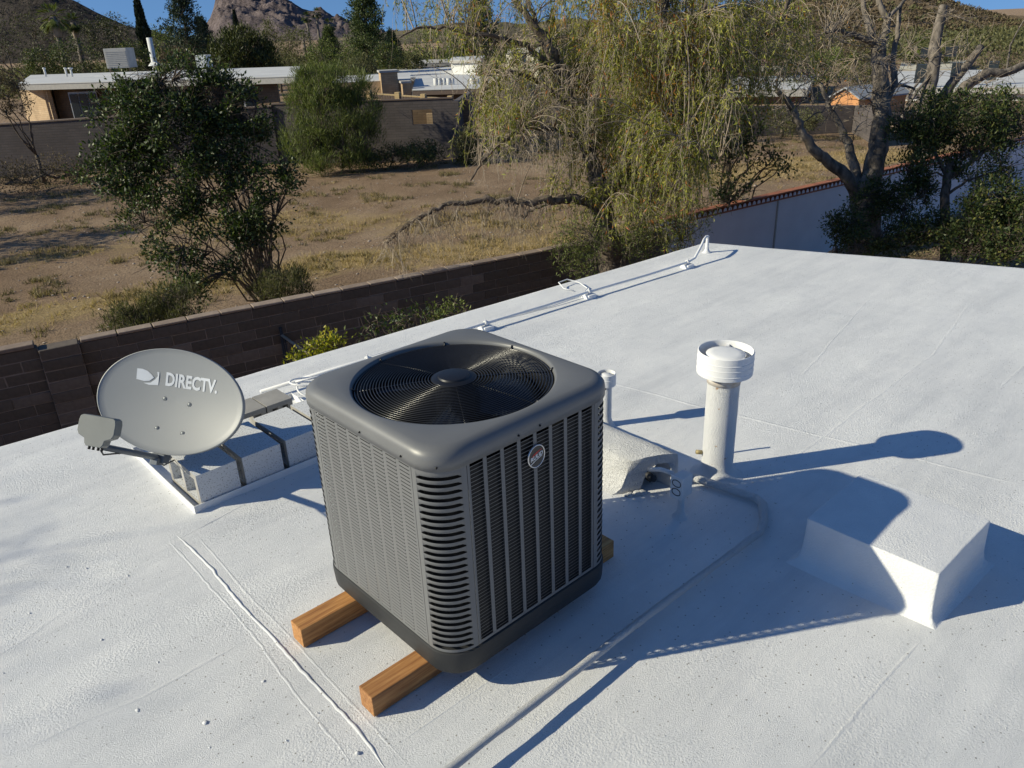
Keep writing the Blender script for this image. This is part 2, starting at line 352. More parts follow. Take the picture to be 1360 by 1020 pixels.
def wob(pts, a, r=rng):
    pts = np.array(pts, float); k = np.linspace(0, 1, len(pts))[:, None]; return pts+r.normal(size=pts.shape)*a*np.sin(k*pi)

def clump_tree(name, label, cat, base, E, leafm, n_cl=120, per=60, crad=0.3, L=0.07, W=0.03, stems=8, trunk_r=0.08, barkm='bark', seed=1,
               up=0.3, shell=0.45, limbs=None, group=None, twigm=None, parts=True, trunk_h=0.25, bare=0):
    r = np.random.default_rng(seed); base = np.array(base, float)
    t = thing(name, label, cat, base, group=group)
    C = ell_pts(E, n_cl, r, shell); top = max(e[0][2]+e[1][2] for e in E)
    mb = MB(); skel = []
    if limbs: 
        for pts, r0, r1 in limbs:
            P = np.array([list(p) for p in pts]); 
            q = np.concatenate([np.linspace(P[i], P[i+1], 5)[:-1] for i in range(len(P)-1)]+[P[-1:]]); q = wob(q, r0*0.07+0.006, r)
            mb.tube([Vector(x-base) for x in q], list(np.linspace(r0, r1, len(q))), 8); skel.append(q)
    tgt = C[r.choice(len(C), min(stems, len(C)), replace=False)] if stems else []
    fork = base+np.array([0, 0, (top-base[2])*trunk_h])
    if stems and not limbs: mb.tube([Vector((0, 0, -0.1)), Vector((0.02, 0.01, (fork-base)[2]*0.5)), Vector(fork-base)], [trunk_r*1.25, trunk_r, trunk_r*0.9], 9)
    allsk = np.concatenate(skel) if skel else None
    for c in tgt:
        s0 = fork if allsk is None else allsk[np.argmin(np.linalg.norm(allsk-c, axis=1)+np.maximum(allsk[:, 2]-c[2], 0)*2)]
        m_ = (s0+c)/2; m_ = m_+np.array([0, 0, 0.12*np.linalg.norm(c-s0)])+r.normal(size=3)*0.06*np.linalg.norm(c-s0)
        q = wob(bez(s0, m_, c, 8), 0.03*np.linalg.norm(c-s0), r); rr = trunk_r*0.45
        mb.tube([Vector(x-base) for x in q], list(np.linspace(rr, rr*0.25, 8)), 5); skel.append(q)
    if mb.v:
        o = mb.build('trunk', M[barkm], t)
    SK = np.concatenate(skel) if skel else base[None]+np.array([[0, 0, 0.2]])
    tw = Twigs(); 
    for c in C:
        i = np.argmin(np.linalg.norm(SK-c, axis=1)); a = SK[i]; q = bez(a, (a+c)/2+np.array([0, 0, 0.1*np.linalg.norm(a-c)])+r.normal(size=3)*0.04, c, 5); tw.add(q-base, min(0.012, trunk_r*0.2)+crad*0.01, 0.003+crad*0.004)
        for _ in range(3):
            d = nrm(r.normal(size=3)+np.array([0, 0, up])); tw.add(np.stack([c, c+d*crad*0.5, c+(d+r.normal(size=3)*0.25)*crad])-base, 0.004+crad*0.003, 0.002+crad*0.001)
    if bare:
        for c in ell_pts(E, bare, r, 0.1):
            i = np.argmin(np.linalg.norm(SK-c, axis=1)); a = SK[i]; e = c+nrm(r.normal(size=3))*crad*1.5
            tw.add(bez(a, c, e, 6)-base, 0.010, 0.003)
    obj('twigs', tw.mesh('twigs', M[twigm or barkm]), t, 'stuff')
    P, d, k = scatter(C, crad, per, r); P = C[k]+(P-C[k])*r.uniform(0.6, 1.35, len(C))[k][:, None]
    ks = r.normal(size=(3, 3)); ks = nrm(ks)*2*pi/(crad*np.array([[2.4], [3.1], [4.3]])); ph = r.uniform(0, 6, 3)
    keep = np.sin(P@ks[0]+ph[0])+np.sin(P@ks[1]+ph[1])+np.sin(P@ks[2]+ph[2]) > -1.0; P, d = P[keep], d[keep]      # open gaps between the clumps
    D = d+nrm(r.normal(size=P.shape))*0.8+np.array([0, 0, up])
    V, F = leaf_mesh(P-base, D, L, W, r); obj('foliage', mesh_np('foliage', V, F, M[leafm]), t, 'stuff')
    return t
def E_img(u, v, d, ru, rv, rd=None):     # ellipsoid of a crown from its outline and distance
    s = d/FPX; return (pd(u, v, d), (ru*s, (rd or ru*s*0.8), rv*s))

def palm(label, u, vtop, d, size, group=None, seed=0):
    r = np.random.default_rng(seed); g = gat(u, d); top = pd(u, vtop+size*0.5, d).z
    t = thing('palm_tree', label, 'palm tree', g, group=group); h = top-G
    MB().tube([(0, 0, 0), (0.05, 0.02, h*0.5), (0, 0, h)], [0.28, 0.2, 0.2], 8).build('trunk', M['barkgrey'], t)
    R_ = size*0.5*d/FPX; V = []; F = []
    for i in range(46):
        az = r.uniform(0, 2*pi); el = r.uniform(-0.9, 1.3); d0 = np.array([cos(az)*cos(el), sin(az)*cos(el), sin(el)])
        a = np.array([0, 0, h]); tip = a+d0*R_*0.55
        for j in range(9):           # fan of blades
            s_ = np.cross(d0, [0, 0, 1.]); s_ /= np.linalg.norm(s_)+1e-9; q = nrm(d0+s_*(j-4)*0.22); e = tip+q*R_*0.5+np.array([0, 0, -0.18*R_]); 
            n_ = np.cross(q, [0, 0, 1.])*0.035*R_
            b = len(V); V += [tip*0.7+a*0.3, (tip+e)/2-n_, e, (tip+e)/2+n_]; F.append((b, b+1, b+2, b+3))
    obj('fronds', mesh_np('fronds', V, F, M['lf_dark' if r.uniform() < 0.4 else 'lf_feather']), t, 'stuff')
    skirt = MB()
    skirt.lathe([(0.2, h-R_*0.2), (R_*0.32, h-R_*0.25), (R_*0.22, h-R_*1.1), (0.2, h-R_*1.15)], 10); skirt.build('dead_frond_skirt', M['twig'], t)
    return t
def conifer(name, label, cat, u, vtop, wpx, d, leafm, seed, ragged=0.5, group=None, vb=None, L=None, per=9, layers=18):
    r = np.random.default_rng(seed); g = gat(u, d); top = pd(u, vtop, d).z-G; Rm = wpx*0.5*d/FPX
    z0 = 0.25*top if vb is None else max(0.0, pd(u, vb, d).z-G)
    t = thing(name, label, cat, g, group=group)
    MB().tube([(0, 0, 0), (0.1, 0, top*0.5), (0, 0.05, top)], [0.03*top, 0.02*top, 0.02], 8).build('trunk', M['bark'], t)
    C = []; tw = Twigs()
    for i in range(layers):
        f = i/(layers-1); z = z0+(top-z0)*f; Rr = Rm*(1-f**1.6)*r.uniform(1-ragged*0.5, 1)+0.15
        for k in range(per):
            az = r.uniform(0, 2*pi); rr = Rr*(1.15 if r.uniform() < 0.25 else 1.0)*(1-ragged*r.uniform(0, 0.9)); e = np.array([cos(az)*rr, sin(az)*rr, z+r.uniform(-0.1, 0.25)*Rm])
            a = np.array([0, 0, z-0.15*Rm]); tw.add(bez(a, (a+e)/2, e, 4), 0.04, 0.015)
            for q in (0.6, 1.0) if ragged > 0.5 else (0.5, 0.8, 1.0): C.append(a+(e-a)*q+r.normal(size=3)*0.05*Rm)
    obj('branches', tw.mesh('branches', M['bark']), t, 'stuff')
    C = np.array(C); P, dd, k = scatter(C, 0.11*Rm+0.08, 24, r); LL = L or 0.055*Rm+0.09
    V, F = leaf_mesh(P, dd+np.array([0, 0, 0.5]), LL, LL*0.38, r); obj('foliage', mesh_np('foliage', V, F, M[leafm]), t, 'stuff'); return t
def column_cypress(label, u, vtop, wpx, d, seed, group=None):
    r = np.random.default_rng(seed); g = gat(u, d); top = pd(u, vtop, d).z-G; Rm = wpx*0.5*d/FPX
    t = thing('cypress_tree', label, 'cypress tree', g, group=group)
    MB().tube([(0, 0, 0), (0, 0, top*0.9)], [0.15, 0.03], 6).build('trunk', M['bark'], t)
    n = 5200; z = r.uniform(0.03, 1, n); rad = Rm*np.minimum(1, (1-z)*2.6+0.08)*(0.55+0.45*r.uniform(0, 1, n))*(1+0.12*np.sin(z*31)); az = r.uniform(0, 2*pi, n)
    P = np.stack([rad*np.cos(az), rad*np.sin(az), z*top], 1); D = np.stack([np.cos(az)*0.4, np.sin(az)*0.4, np.ones(n)], 1)
    V, F = leaf_mesh(P, D, 0.35, 0.12, r); obj('foliage', mesh_np('foliage', V, F, M['lf_cyp']), t, 'stuff'); return t
#SPLIT
# ================================================================== the roof we stand on
A_, B_, C_, D_ = Vector((-5.2, 3.37, 0)), Vector((5.53, 2.62, 0)), Vector((8.9, -6.5, 0)), Vector((-5.2, -6.5, 0))
house = thing('house', 'foreground house with a flat roof coated in bright white', 'house', (0, 0, G))
N1, N2 = 250, 230; V = []; rz = lambda x, y: 0.006*noise.noise(Vector((x*0.9, y*0.9, 0)))+0.002*noise.noise(Vector((x*4, y*4, 3)))
for j in range(N2+1):
    for i in range(N1+1):
        s, t_ = i/N1, j/N2; p = (A_*(1-s)+B_*s)*(1-t_)+(D_*(1-s)+C_*s)*t_
        z = rz(p.x, p.y)
        e = min(i, N1-i, j, N2-j)
        if e < 1: z -= 0.012
        V.append((p.x, p.y, z-G))
F = [(j*(N1+1)+i, (j+1)*(N1+1)+i, (j+1)*(N1+1)+i+1, j*(N1+1)+i+1) for j in range(N2) for i in range(N1)]
obj('roof', mesh_np('roof', V, F, M['roof'], True), house)
m = MB(); q = [A_, B_, C_, D_]
m.prism([(p.x, p.y) for p in q][::-1], -0.16-G, -0.013-G); m.build('roof_edge', M['white'], house)
cx = Vector((1, -2, 0)); inn = [cx+(p-cx)*0.94 for p in q]
m = MB(); m.prism([(p.x, p.y) for p in inn][::-1], 0.0, -0.161-G); m.build('wall', M['tanbrick'], house)
def ridge(name, pts, wd, h, wobx=0.004, parent=house, mat='roof', seed=0, taper=True):
    r = np.random.default_rng(seed); P = np.array([[p[0], p[1]] for p in pts], float)
    q = []
    for i in range(len(P)-1):
        n = max(3, int(np.linalg.norm(P[i+1]-P[i])/0.035)); tt = np.linspace(0, 1, n, endpoint=False)[:, None]; q.append(P[i]*(1-tt)+P[i+1]*tt)
    q = np.concatenate(q+[P[-1:]]); q = q+r.normal(size=q.shape)*wobx*0.4+np.stack([np.sin(np.arange(len(q))*0.31)*wobx]*2, 1)
    t = np.gradient(q, axis=0); t = nrm(t); nn = np.stack([-t[:, 1], t[:, 0]], 1)
    sec = [(-1, -0.3), (-0.55, 0.35), (0, 1), (0.55, 0.35), (1, -0.3)]; V = []; F = []
    for i in range(len(q)):
        k = min(1, (i+0.3)/4, (len(q)-i-0.7)/4) if taper else 1; k *= r.uniform(0.8, 1.2)
        for a, b in sec: V.append((q[i, 0]+nn[i, 0]*a*wd*k, q[i, 1]+nn[i, 1]*a*wd*k, b*h*k-G+rz(q[i, 0], q[i, 1])+0.0004))
    for i in range(len(q)-1):
        for k in range(4): F.append((i*5+k, i*5+k+1, (i+1)*5+k+1, (i+1)*5+k))
    return obj(name, mesh_np(name, V, F, M[mat], True), parent)
P0 = lambda u, v: (at(u, v, 0).x, at(u, v, 0).y)
ridge('roof_seam', [P0(235, 712), P0(284, 758), P0(336, 822), P0(376, 862), P0(420, 908), P0(470, 965), P0(515, 1024)], 0.008, 0.0055, seed=1)
ridge('roof_seam', [P0(222, 718), P0(300, 800), P0(390, 915), P0(470, 1020)], 0.006, 0.0014, seed=2)
ridge('roof_seam', [P0(262, 712), P0(330, 790), P0(420, 882), P0(545, 1020)], 0.006, 0.0010, 0.002, seed=3)
ridge('roof_seam', [P0(515, 996), P0(590, 945), P0(700, 868)], 0.005, 0.0012, 0.001, seed=4)
ridge('roof_seam', [P0(700, 480), P0(800, 505), P0(930, 540), P0(1180, 600), P0(1360, 645)], 0.014, 0.0018, 0.003, seed=5)
ridge('roof_seam', [P0(1060, 505), P0(1160, 390)], 0.008, 0.0010, seed=6)
ridge('roof_seam', [P0(1325, 520), P0(1420, 425)], 0.008, 0.0010, seed=7)
ridge('roof_seam', [P0(1040, 620), P0(1100, 575), P0(1240, 470), P0(1290, 400)], 0.010, 0.0010, seed=8)
ridge('roof_seam', [P0(0, 870), P0(90, 810), P0(180, 760)], 0.016, 0.0010, 0.006, seed=9)
ridge('roof_seam', [P0(1225, 850), P0(1150, 930), P0(1075, 1022)], 0.008, 0.0015, 0.002, seed=10)
ridge('roof_seam', [P0(0, 1010), P0(180, 930), P0(330, 850)], 0.010, 0.0016, seed=11)
ridge('roof_seam', [P0(240, 715), P0(330, 668)], 0.008, 0.0025, 0.002, seed=12)
# lumps of coating on the roof
m = MB()
r = random.Random(5)
for u, v, s in [(135, 850, 9), (183, 944, 11), (170, 765, 7), (350, 905, 6), (960, 640, 8), (1030, 668, 6), (210, 880, 6), (475, 1000, 7), (1000, 640, 8), (1130, 690, 7), (1290, 795, 10), (700, 560, 5), (1120, 420, 6), (1010, 400, 6), (115, 755, 7), (273, 960, 9)]+[(r.uniform(0, 1360), r.uniform(640, 1015), r.uniform(2.5, 5)) for _ in range(22)]:
    p = at(u, v, 0)
    if abs(p.x) < 0.45 and abs(p.y) < 0.45: continue
    bm = bmesh.new(); bmesh.ops.create_icosphere(bm, subdivisions=1, radius=s*0.0009)
    bm.transform(Matrix.Translation((p.x, p.y, -G+0.001)) @ Matrix.Diagonal((r.uniform(0.8, 1.7), r.uniform(0.8, 1.6), 0.42, 1))); m.bm(bm, True)
m.build('coating_lump', M['roof'], house, 'stuff')

# ================================================================== air conditioner
h, c, r0 = 0.4285, 0.1265, 0.118
PZ0, PZ1 = 0.190, 0.938
ac = thing('air_conditioner', 'grey condensing unit with louvred sides and a round fan guard on two wooden beams', 'air conditioner')
def rring(w_, r_, z, N=120, off=0):
    out = []
    for i in range(N):
        th = 2*pi*(i+0.5)/N; a, b = abs(cos(th)), abs(sin(th)); k = w_-r_
        t = w_/max(a, b)
        if min(a, b)*t > k:
            t = k*(a+b)+sqrt(max(0, k*k*(a+b)**2-(2*k*k-r_*r_)))
        out.append((t*cos(th), t*sin(th), z))
    return out
def circ(R_, z, N=120): return [(R_*cos(2*pi*(i+0.5)/N), R_*sin(2*pi*(i+0.5)/N), z) for i in range(N)]
def lerp(a, b, t): return [tuple(x*(1-t)+y*t for x, y in zip(p, q)) for p, q in zip(a, b)]
m = MB(); e0 = rring(h-0.034, 0.104, 0.9995); c0 = circ(0.386, 1.000)
m.loft([rring(h-0.006, 0.116, 0.926), rring(h+0.004, 0.12, 0.924), rring(h+0.005, 0.12, 0.955), rring(h+0.003, 0.12, 0.970), rring(h-0.003, 0.118, 0.982), rring(h-0.012, 0.114, 0.991), rring(h-0.023, 0.109, 0.997), e0,
        lerp(e0, c0, 0.5), c0, circ(0.3815, 0.9985), circ(0.377, 0.993), circ(0.375, 0.984), circ(0.373, 0.962)])
top = m.build('top_cap', M['unit'], ac)
m = MB(); m.loft([circ(0.3725, 0.985), circ(0.370, 0.966), circ(0.363, 0.955), circ(0.350, 0.950), circ(0.345, 0.90), circ(0.345, 0.78)]); m.build('fan_shroud', M['shroud'], ac)
m = MB(); m.loft([rring(0.405, 0.1, 0.915), circ(0.348, 0.915)]); m.build('inner_deck', M['coil'], ac)
sc = MB(); sc.lathe([(0.0001, 0.006), (0.003, 0.005), (0.0045, 0.0)], 10); scm = sc.mesh('screw', M['screw'])
for k in range(4):
    for (x, y) in ((0.0, -h-0.0045), (0.24, -h-0.0045) if k % 2 else (-0.1, -h-0.0045)):
        p = Matrix.Rotation(k*pi/2, 3, 'Z') @ Vector((x+0.02, y, 0.944)); obj('screw', scm, ac, loc=p, rot=(pi/2, 0, k*pi/2))
    a = radians(45); cc = h-0.12; p = Matrix.Rotation(k*pi/2, 3, 'Z') @ Vector((-cc-0.125*cos(a), -cc-0.125*sin(a), 0.940)); obj('screw', scm, ac, loc=p, rot=(pi/2, 0, k*pi/2-pi/4))
# fan guard
ZG = lambda R_: 0.984+0.016*(1-(R_/0.372)**2)
for i in range(26):
    R_ = 0.084+i*0.01135; m = MB(); m.tube([(R_*cos(2*pi*k/84), R_*sin(2*pi*k/84), ZG(R_)) for k in range(84)], 0.0019 if i < 25 else 0.0034, 5, closed=True); m.build('guard_ring', M['guard'], ac)
sa = radians(12)
for k in range(8):
    a = sa+k*pi/4; m = MB(); m.tube([(R_*cos(a), R_*sin(a), ZG(R_)-0.0038) for R_ in (0.06, 0.15, 0.25, 0.370)], 0.0028, 6)
    m.tube([(0.366*cos(a), 0.366*sin(a), 0.985), (0.379*cos(a), 0.379*sin(a), 0.997)], 0.004, 6); m.build('guard_spoke', M['guard'], ac)
m = MB(); m.lathe([(0.0001, 1.0125), (0.052, 1.0125), (0.057, 1.011), (0.060, 1.005), (0.078, 1.003), (0.084, 0.999), (0.085, 0.990), (0.070, 0.985)], 48); o = m.build('guard_hub', M['hub'], ac); autosmooth(o, 40)
m = MB(); m.lathe([(0.075, 0.985), (0.075, 0.80), (0.07, 0.79), (0.0001, 0.79)], 32); m.build('fan_motor', M['hub'], ac)
for k in range(3):
    a0 = radians(200+120*k); V = []; F = []; nr, na = 12, 10
    for i in range(nr):
        R_ = 0.078+0.245*i/(nr-1); wid = radians(64-18*abs(i/(nr-1)-0.55)*2); sweep = radians(26)*(i/(nr-1))**1.6
        for j in range(na):
            f = j/(na-1); a = a0+sweep+wid*(f-0.5); z = 0.895+(f-0.5)*0.085*(1-0.45*i/(nr-1))+0.010*sin(pi*f)
            V.append((R_*cos(a), R_*sin(a), z))
    F = [(i*na+j, i*na+j+1, (i+1)*na+j+1, (i+1)*na+j) for i in range(nr-1) for j in range(na-1)]
    o = obj('fan_blade', mesh_np('fan_blade', V, F, M['blade'], True), ac); md = o.modifiers.new('s', 'SOLIDIFY'); md.thickness = 0.002
m = MB(); m.loft([rring(0.416, 0.17, 0.13), rring(0.416, 0.17, 0.90)], False, capb=True); m.build('coil', M['coil'], ac)
m = MB(); m.loft([rring(h-0.012, 0.11, 0.0895), rring(h-0.004, 0.115, 0.0900), rring(h+0.001, 0.118, 0.1), rring(h+0.005, 0.122, 0.165), rring(h+0.004, 0.12, 0.182), rring(h-0.004, 0.115, 0.1865), rring(h-0.03, 0.10, 0.1865)], True, capb=True)
o = m.build('base_pan', M['unitdark'], ac); autosmooth(o, 50)
# side panels
NC, PIT = 8, 0.0755; X0 = -0.302; ROWS = 50; RP = (PZ1-PZ0-0.024)/ROWS
def panel_frame():
    m = MB(); y0, y1 = -h, -h+0.0015
    m.box((X0+0.0012, y0, PZ0), (X0+0.0115, y1, PZ1)); m.box((-X0-0.0115, y0, PZ0), (-X0-0.0012, y1, PZ1))
    m.box((X0+0.0115, y0, PZ0), (-X0-0.0115, y1, PZ0+0.012)); m.box((X0+0.0115, y0, PZ1-0.012), (-X0-0.0115, y1, PZ1))
    for k in range(1, NC):
        x = X0+k*PIT; m.box((x-0.0078, y0, PZ0+0.012), (x+0.0078, y1, PZ1-0.012))
    return m.mesh('side_panel', M['unit'])
def louver_col(kind):
    V = []; F = []
    w_ = PIT/2-0.0076
    for i in range(ROWS):
        z = PZ0+0.012+RP*(i+1)
        if kind == 'closed': seg = [(z-0.0003, 0.0006, w_), (z-RP*0.30, -0.0004, w_), (z-RP*0.60, -0.0016, w_-0.002)]
        else: seg = [(z-0.0002, -0.0010, w_), (z-RP*0.10, -0.0010, w_), (z-RP*0.24, 0.0004, w_-0.003)]
        b = len(V)
        for zz, yo, ww in seg: V += [(-ww, -h+yo, zz), (ww, -h+yo, zz)]
        F += [(b, b+1, b+3, b+2), (b+2, b+3, b+5, b+4)]
    return mesh_np('louver_column', V, F, M['unit'])
pf = panel_frame(); lc = {'closed': louver_col('closed'), 'open': louver_col('open')}
panels = []
for k in range(4):
    kind = 'closed' if k == 3 else 'open'
    o = obj('side_panel', pf, ac, rot=(0, 0, k*pi/2)); panels.append(o)
    if k in (0, 3): o['label'] = 'side panel in shade with the round badge' if k == 0 else 'sunlit side panel'
    for j in range(NC): l = obj('louver_column', lc[kind], o, 'stuff', loc=(X0+(j+0.5)*PIT, 0, 0))
# corner posts with curved slats
rc = 0.118; st = c-rc; LT = 2*st+pi/2*rc
def cpt(s, out, z):
    d = s*LT
    if d < st: return (-h-out, -h+c-d, z)
    if d > st+pi/2*rc: return (-h+rc+(d-st-pi/2*rc), -h-out, z)
    a = (d-st)/rc; R_ = rc+out; return (-h+rc-R_*cos(a), -h+rc-R_*sin(a), z)
def strip(s0, s1, z0, z1, n=8, o0=0, o1=0):
    V = []; 
    for i in range(n+1): s = s0+(s1-s0)*i/n; V += [cpt(s, o0, z0), cpt(s, o1, z1)]
    return V, [(2*i, 2*i+2, 2*i+3, 2*i+1) for i in range(n)]
m = MB(); E0 = 0.115
for a in ((0.006, E0, PZ0, PZ1, 3), (1-E0, 0.994, PZ0, PZ1, 3), (E0, 1-E0, PZ0, PZ0+0.012, 12), (E0, 1-E0, PZ1-0.022, PZ1, 12)): m.add(*strip(*a), True)
cpm = m.mesh('corner_post', M['unit'])
NS = 27; SPt = (PZ1-PZ0-0.034)/NS
V = []; F = []; n = 14
for i in range(n+1):
    f = i/n; s = E0-0.004+(1-2*E0+0.008)*f; en = min(1.0, f*9+0.25, (1-f)*9+0.25)
    hh = SPt; lo = hh*0.34*en
    for (zz, oo) in ((hh, 0.0), (hh*0.80, -0.0004), (lo+hh*0.10, -0.0022*en), (lo+0.0006, -0.0045*en), (lo, -0.0065*en)): V.append(cpt(s, oo, zz))
    # lower half below the opening is filled back at both ends
F = [(i*5+k, (i+1)*5+k, (i+1)*5+k+1, i*5+k+1) for i in range(n) for k in range(4)]
slm = mesh_np('louver_slat', V, F, M['unit'], False)
for k in range(4):
    o = obj('corner_post', cpm, ac, rot=(0, 0, k*pi/2))
    for i in range(NS): obj('louver_slat', slm, o, loc=(0, 0, PZ0+0.012+i*SPt))
# badge
def text_mesh(txt, size, bold=0.0, depth=0.0004):
    cu = bpy.data.curves.new('t', 'FONT'); cu.body = txt; cu.size = size; cu.offset = bold; cu.extrude = depth; cu.align_x = 'CENTER'; cu.align_y = 'CENTER'; cu.resolution_u = 3
    o = bpy.data.objects.new('t', cu); COL.objects.link(o); dg = bpy.context.evaluated_depsgraph_get(); dg.update()
    me = bpy.data.meshes.new_from_object(o.evaluated_get(dg)); bpy.data.objects.remove(o); bpy.data.curves.remove(cu); return me
BM_ = Matrix.Translation((0.0, -h-0.0015, 0.832)) @ Matrix.Rotation(pi/2, 4, 'X')
def fit(me, name, mat, Mx, parent, kind=None):
    me.transform(Mx); me.materials.clear(); me.materials.append(mat); me.name = name; return obj(name, me, parent, kind)
bp = panels[0]
m = MB(); m.lathe([(0.041, 0.0), (0.041, 0.005), (0.0385, 0.0065), (0.0365, 0.005), (0.0365, 0.0)], 40, BM_ @ Matrix.Diagonal((1, 1.08, 1, 1))); m.build('badge_rim', M['chrome'], bp)
m = MB(); m.lathe([(0.0001, 0.0045), (0.0368, 0.0045), (0.0368, 0.0)], 40, BM_ @ Matrix.Diagonal((1, 1.08, 1, 1)), smooth=False); m.build('badge_face', M['badge'], bp)
sh = Matrix(((1, 0, 0, 0), (0.22, 1, 0, 0), (0, 0, 1, 0), (0, 0, 0, 1)))
m = MB(); V = [(-0.030, 0.002), (-0.018, 0.014), (0.0, 0.018), (0.030, 0.016), (0.004, 0.011), (0.0, 0.010), (-0.012, 0.009)]
m.add([tuple(BM_ @ sh @ Vector((x, y, 0.0052))) for x, y in V], [tuple(range(len(V)))]); m.build('badge_wing', M['red'], bp)
m = MB(); V = [(-0.030, -0.016), (-0.030, -0.020), (0.0, -0.0135), (0.026, -0.0115), (0.026, -0.009), (0.0, -0.0105)]
m.add([tuple(BM_ @ sh @ Vector((x, y, 0.0052))) for x, y in V], [tuple(range(len(V)))]); m.build('badge_stripe', M['badgewhite'], bp)
fit(text_mesh('RUUD', 0.0215, 0.0007), 'lettering', M['badgewhite'], BM_ @ sh @ Matrix.Translation((0, 0.0, 0.0056)), bp)

# ------------------------------------------------------------------ wooden beams
for (y0, lab, xa) in ((0.207, 'rear reddish wooden beam under the air conditioner, nearer the satellite dish', -0.672), (-0.276, 'front reddish wooden beam under the air conditioner, its end nearest the viewer', -0.668)):
    b = MB().box((xa, y0, 0.001), (0.612, y0+0.082, 0.0885), bev=0.004).build('wooden_beam', M['wood']); tag(b, lab, 'beam', 'wooden beams under the air conditioner')

# ------------------------------------------------------------------ vent pipes
def coated_pipe(bx, by, r_, z1, mat, parent, seed=0):
    rr = random.Random(seed); prof = [(r_*1.75, -0.004), (r_*1.35, 0.012), (r_*1.1, 0.035)]+[(r_*(1+rr.uniform(-0.012, 0.012)), 0.05+i*(z1-0.05)/10) for i in range(11)]
    m = MB(); m.lathe(prof, 40); return m.build('pipe', M[mat], parent)
vp = thing('vent_pipe', 'large white vent pipe with wide round cap and rust stain below the cap', 'vent pipe', (1.535, -0.195, 0))
coated_pipe(0, 0, 0.080, 0.60, 'rustwhite', vp)
m = MB(); m.lathe([(0.079, 0.53), (0.0825, 0.53), (0.0825, 0.582), (0.079, 0.582)], 36, close=True); o = m.build('rusty_collar', simple('rusty_metal', (0.50, 0.36, 0.22), 0.8, 0, (0.74, 0.71, 0.66), 16, 0.3, 60), vp)
m = MB(); R_ = 0.136
pr = [(r_, 0.58+z) for r_, z in ((R_*0.62, 0.002), (R_-0.008, 0.0), (R_, 0.005), (R_, 0.024), (R_+0.0018, 0.026), (R_, 0.028), (R_, 0.054), (R_+0.0018, 0.056), (R_, 0.058), (R_, 0.082), (R_+0.0018, 0.084), (R_, 0.086), (R_, 0.119), (R_-0.004, 0.122), (R_-0.006, 0.118), (R_-0.007, 0.007), (R_*0.62, 0.005))]
m.lathe(pr, 56, close=True); o = m.build('vent_cap', M['white'], vp); autosmooth(o, 30)
m = MB(); m.lathe([(0.0001, 0.690), (0.06, 0.689), (0.095, 0.683), (0.097, 0.679), (0.0001, 0.679)], 40); o2 = m.build('rain_disc', M['white'], o)
for k in range(3): m = MB(); a = 0.5+k*2*pi/3; m.box((0.09, -0.008, 0.680), (R_-0.005, 0.008, 0.6825), Matrix.Rotation(a, 4, 'Z')); m.build('disc_bracket', M['white'], o)
m = MB(); m.tube([(-0.062, 0.058, 0.13), (-0.085, 0.076, 0.135)], 0.012, 8); m.build('brass_plug', simple('old_brass', (0.45, 0.36, 0.18), 0.6, 0.3), vp)
sv = thing('vent_pipe', 'thin white vent pipe with small cap rising behind the air conditioner', 'vent pipe', (1.565, 0.595, 0))
coated_pipe(0, 0, 0.032, 0.29, 'pipewhite', sv, 3)
m = MB(); R_ = 0.055; m.lathe([(0.03, 0.262), (R_-0.004, 0.260), (R_, 0.264), (R_, 0.300), (R_+0.002, 0.303), (R_, 0.306), (R_, 0.335), (R_-0.004, 0.337), (R_-0.005, 0.27), (0.03, 0.268)], 36, close=True); o = m.build('vent_cap', M['white'], sv); autosmooth(o, 30)
m = MB(); m.lathe([(0.0001, 0.326), (0.036, 0.324), (0.038, 0.318), (0.0001, 0.318)], 24); m.build('rain_disc', M['white'], o)
wr = MB(); wr.tube([(0.0, 0, 0.0), (0.003, 0.002, 0.12), (0.006, -0.004, 0.155)], 0.007, 6)
o = wr.build('pipe_stub', M['pipewhite'], loc=(1.72, -0.09, 0)); tag(o, 'short thin white stub hidden behind the large vent pipe', 'pipe stub')

# ------------------------------------------------------------------ line cover, outlet box, long line
lcv = thing('line_cover', 'white coated trough covering pipes behind the air conditioner', 'pipe cover', (1.0, 0.4, 0))
outer = [(0.985, -0.004), (1.015, 0.012), (1.04, 0.045), (1.055, 0.10), (1.062, 0.150), (1.085, 0.183), (1.14, 0.196), (1.215, 0.205), (1.262, 0.204), (1.278, 0.190), (1.283, 0.15), (1.285, 0.0)]
inner = [(1.120, -0.004), (1.127, 0.03), (1.133, 0.065), (1.142, 0.095), (1.155, 0.118), (1.17, 0.134), (1.19, 0.146), (1.212, 0.154), (1.232, 0.152), (1.246, 0.138), (1.255, 0.11), (1.26, 0.0)]
rings = []; ys = [0.98-0.06*i for i in range(17)]
rr = np.random.default_rng(4)
def sk(x, i): return ys[i] + (-0.13*(x-1.06)/0.2-0.0 if i == 16 else -0.05*(x-1.06)/0.2 if i == 15 else 0)
for i in range(17): rings.append([(x-1.0+rr.normal()*0.003, sk(x, i)-0.4, z+rr.normal()*0.003*(z > 0.02)) for x, z in outer]+[(x-1.0, sk(x, i)-0.4+(0.0 if i < 16 else rr.normal()*0.006), z) for x, z in inner[::-1]])
m = MB(); m.loft(rings, True, True, True); o = m.build('cover_shell', M['foam'], lcv); autosmooth(o, 55)
m = MB(); r2 = random.Random(2)
for k in range(16):
    bm = bmesh.new(); bmesh.ops.create_icosphere(bm, subdivisions=2, radius=r2.uniform(0.008, 0.018)); a = r2.uniform(0, 1)
    bm.transform(Matrix.Translation((0.03+0.09*a, -0.40+0.03*r2.random()-0.05*a, 0.004)) @ Matrix.Diagonal((1.4, 1, 0.6, 1))); m.bm(bm, True)
m.build('foam_lump', M['foam'], lcv, 'stuff')
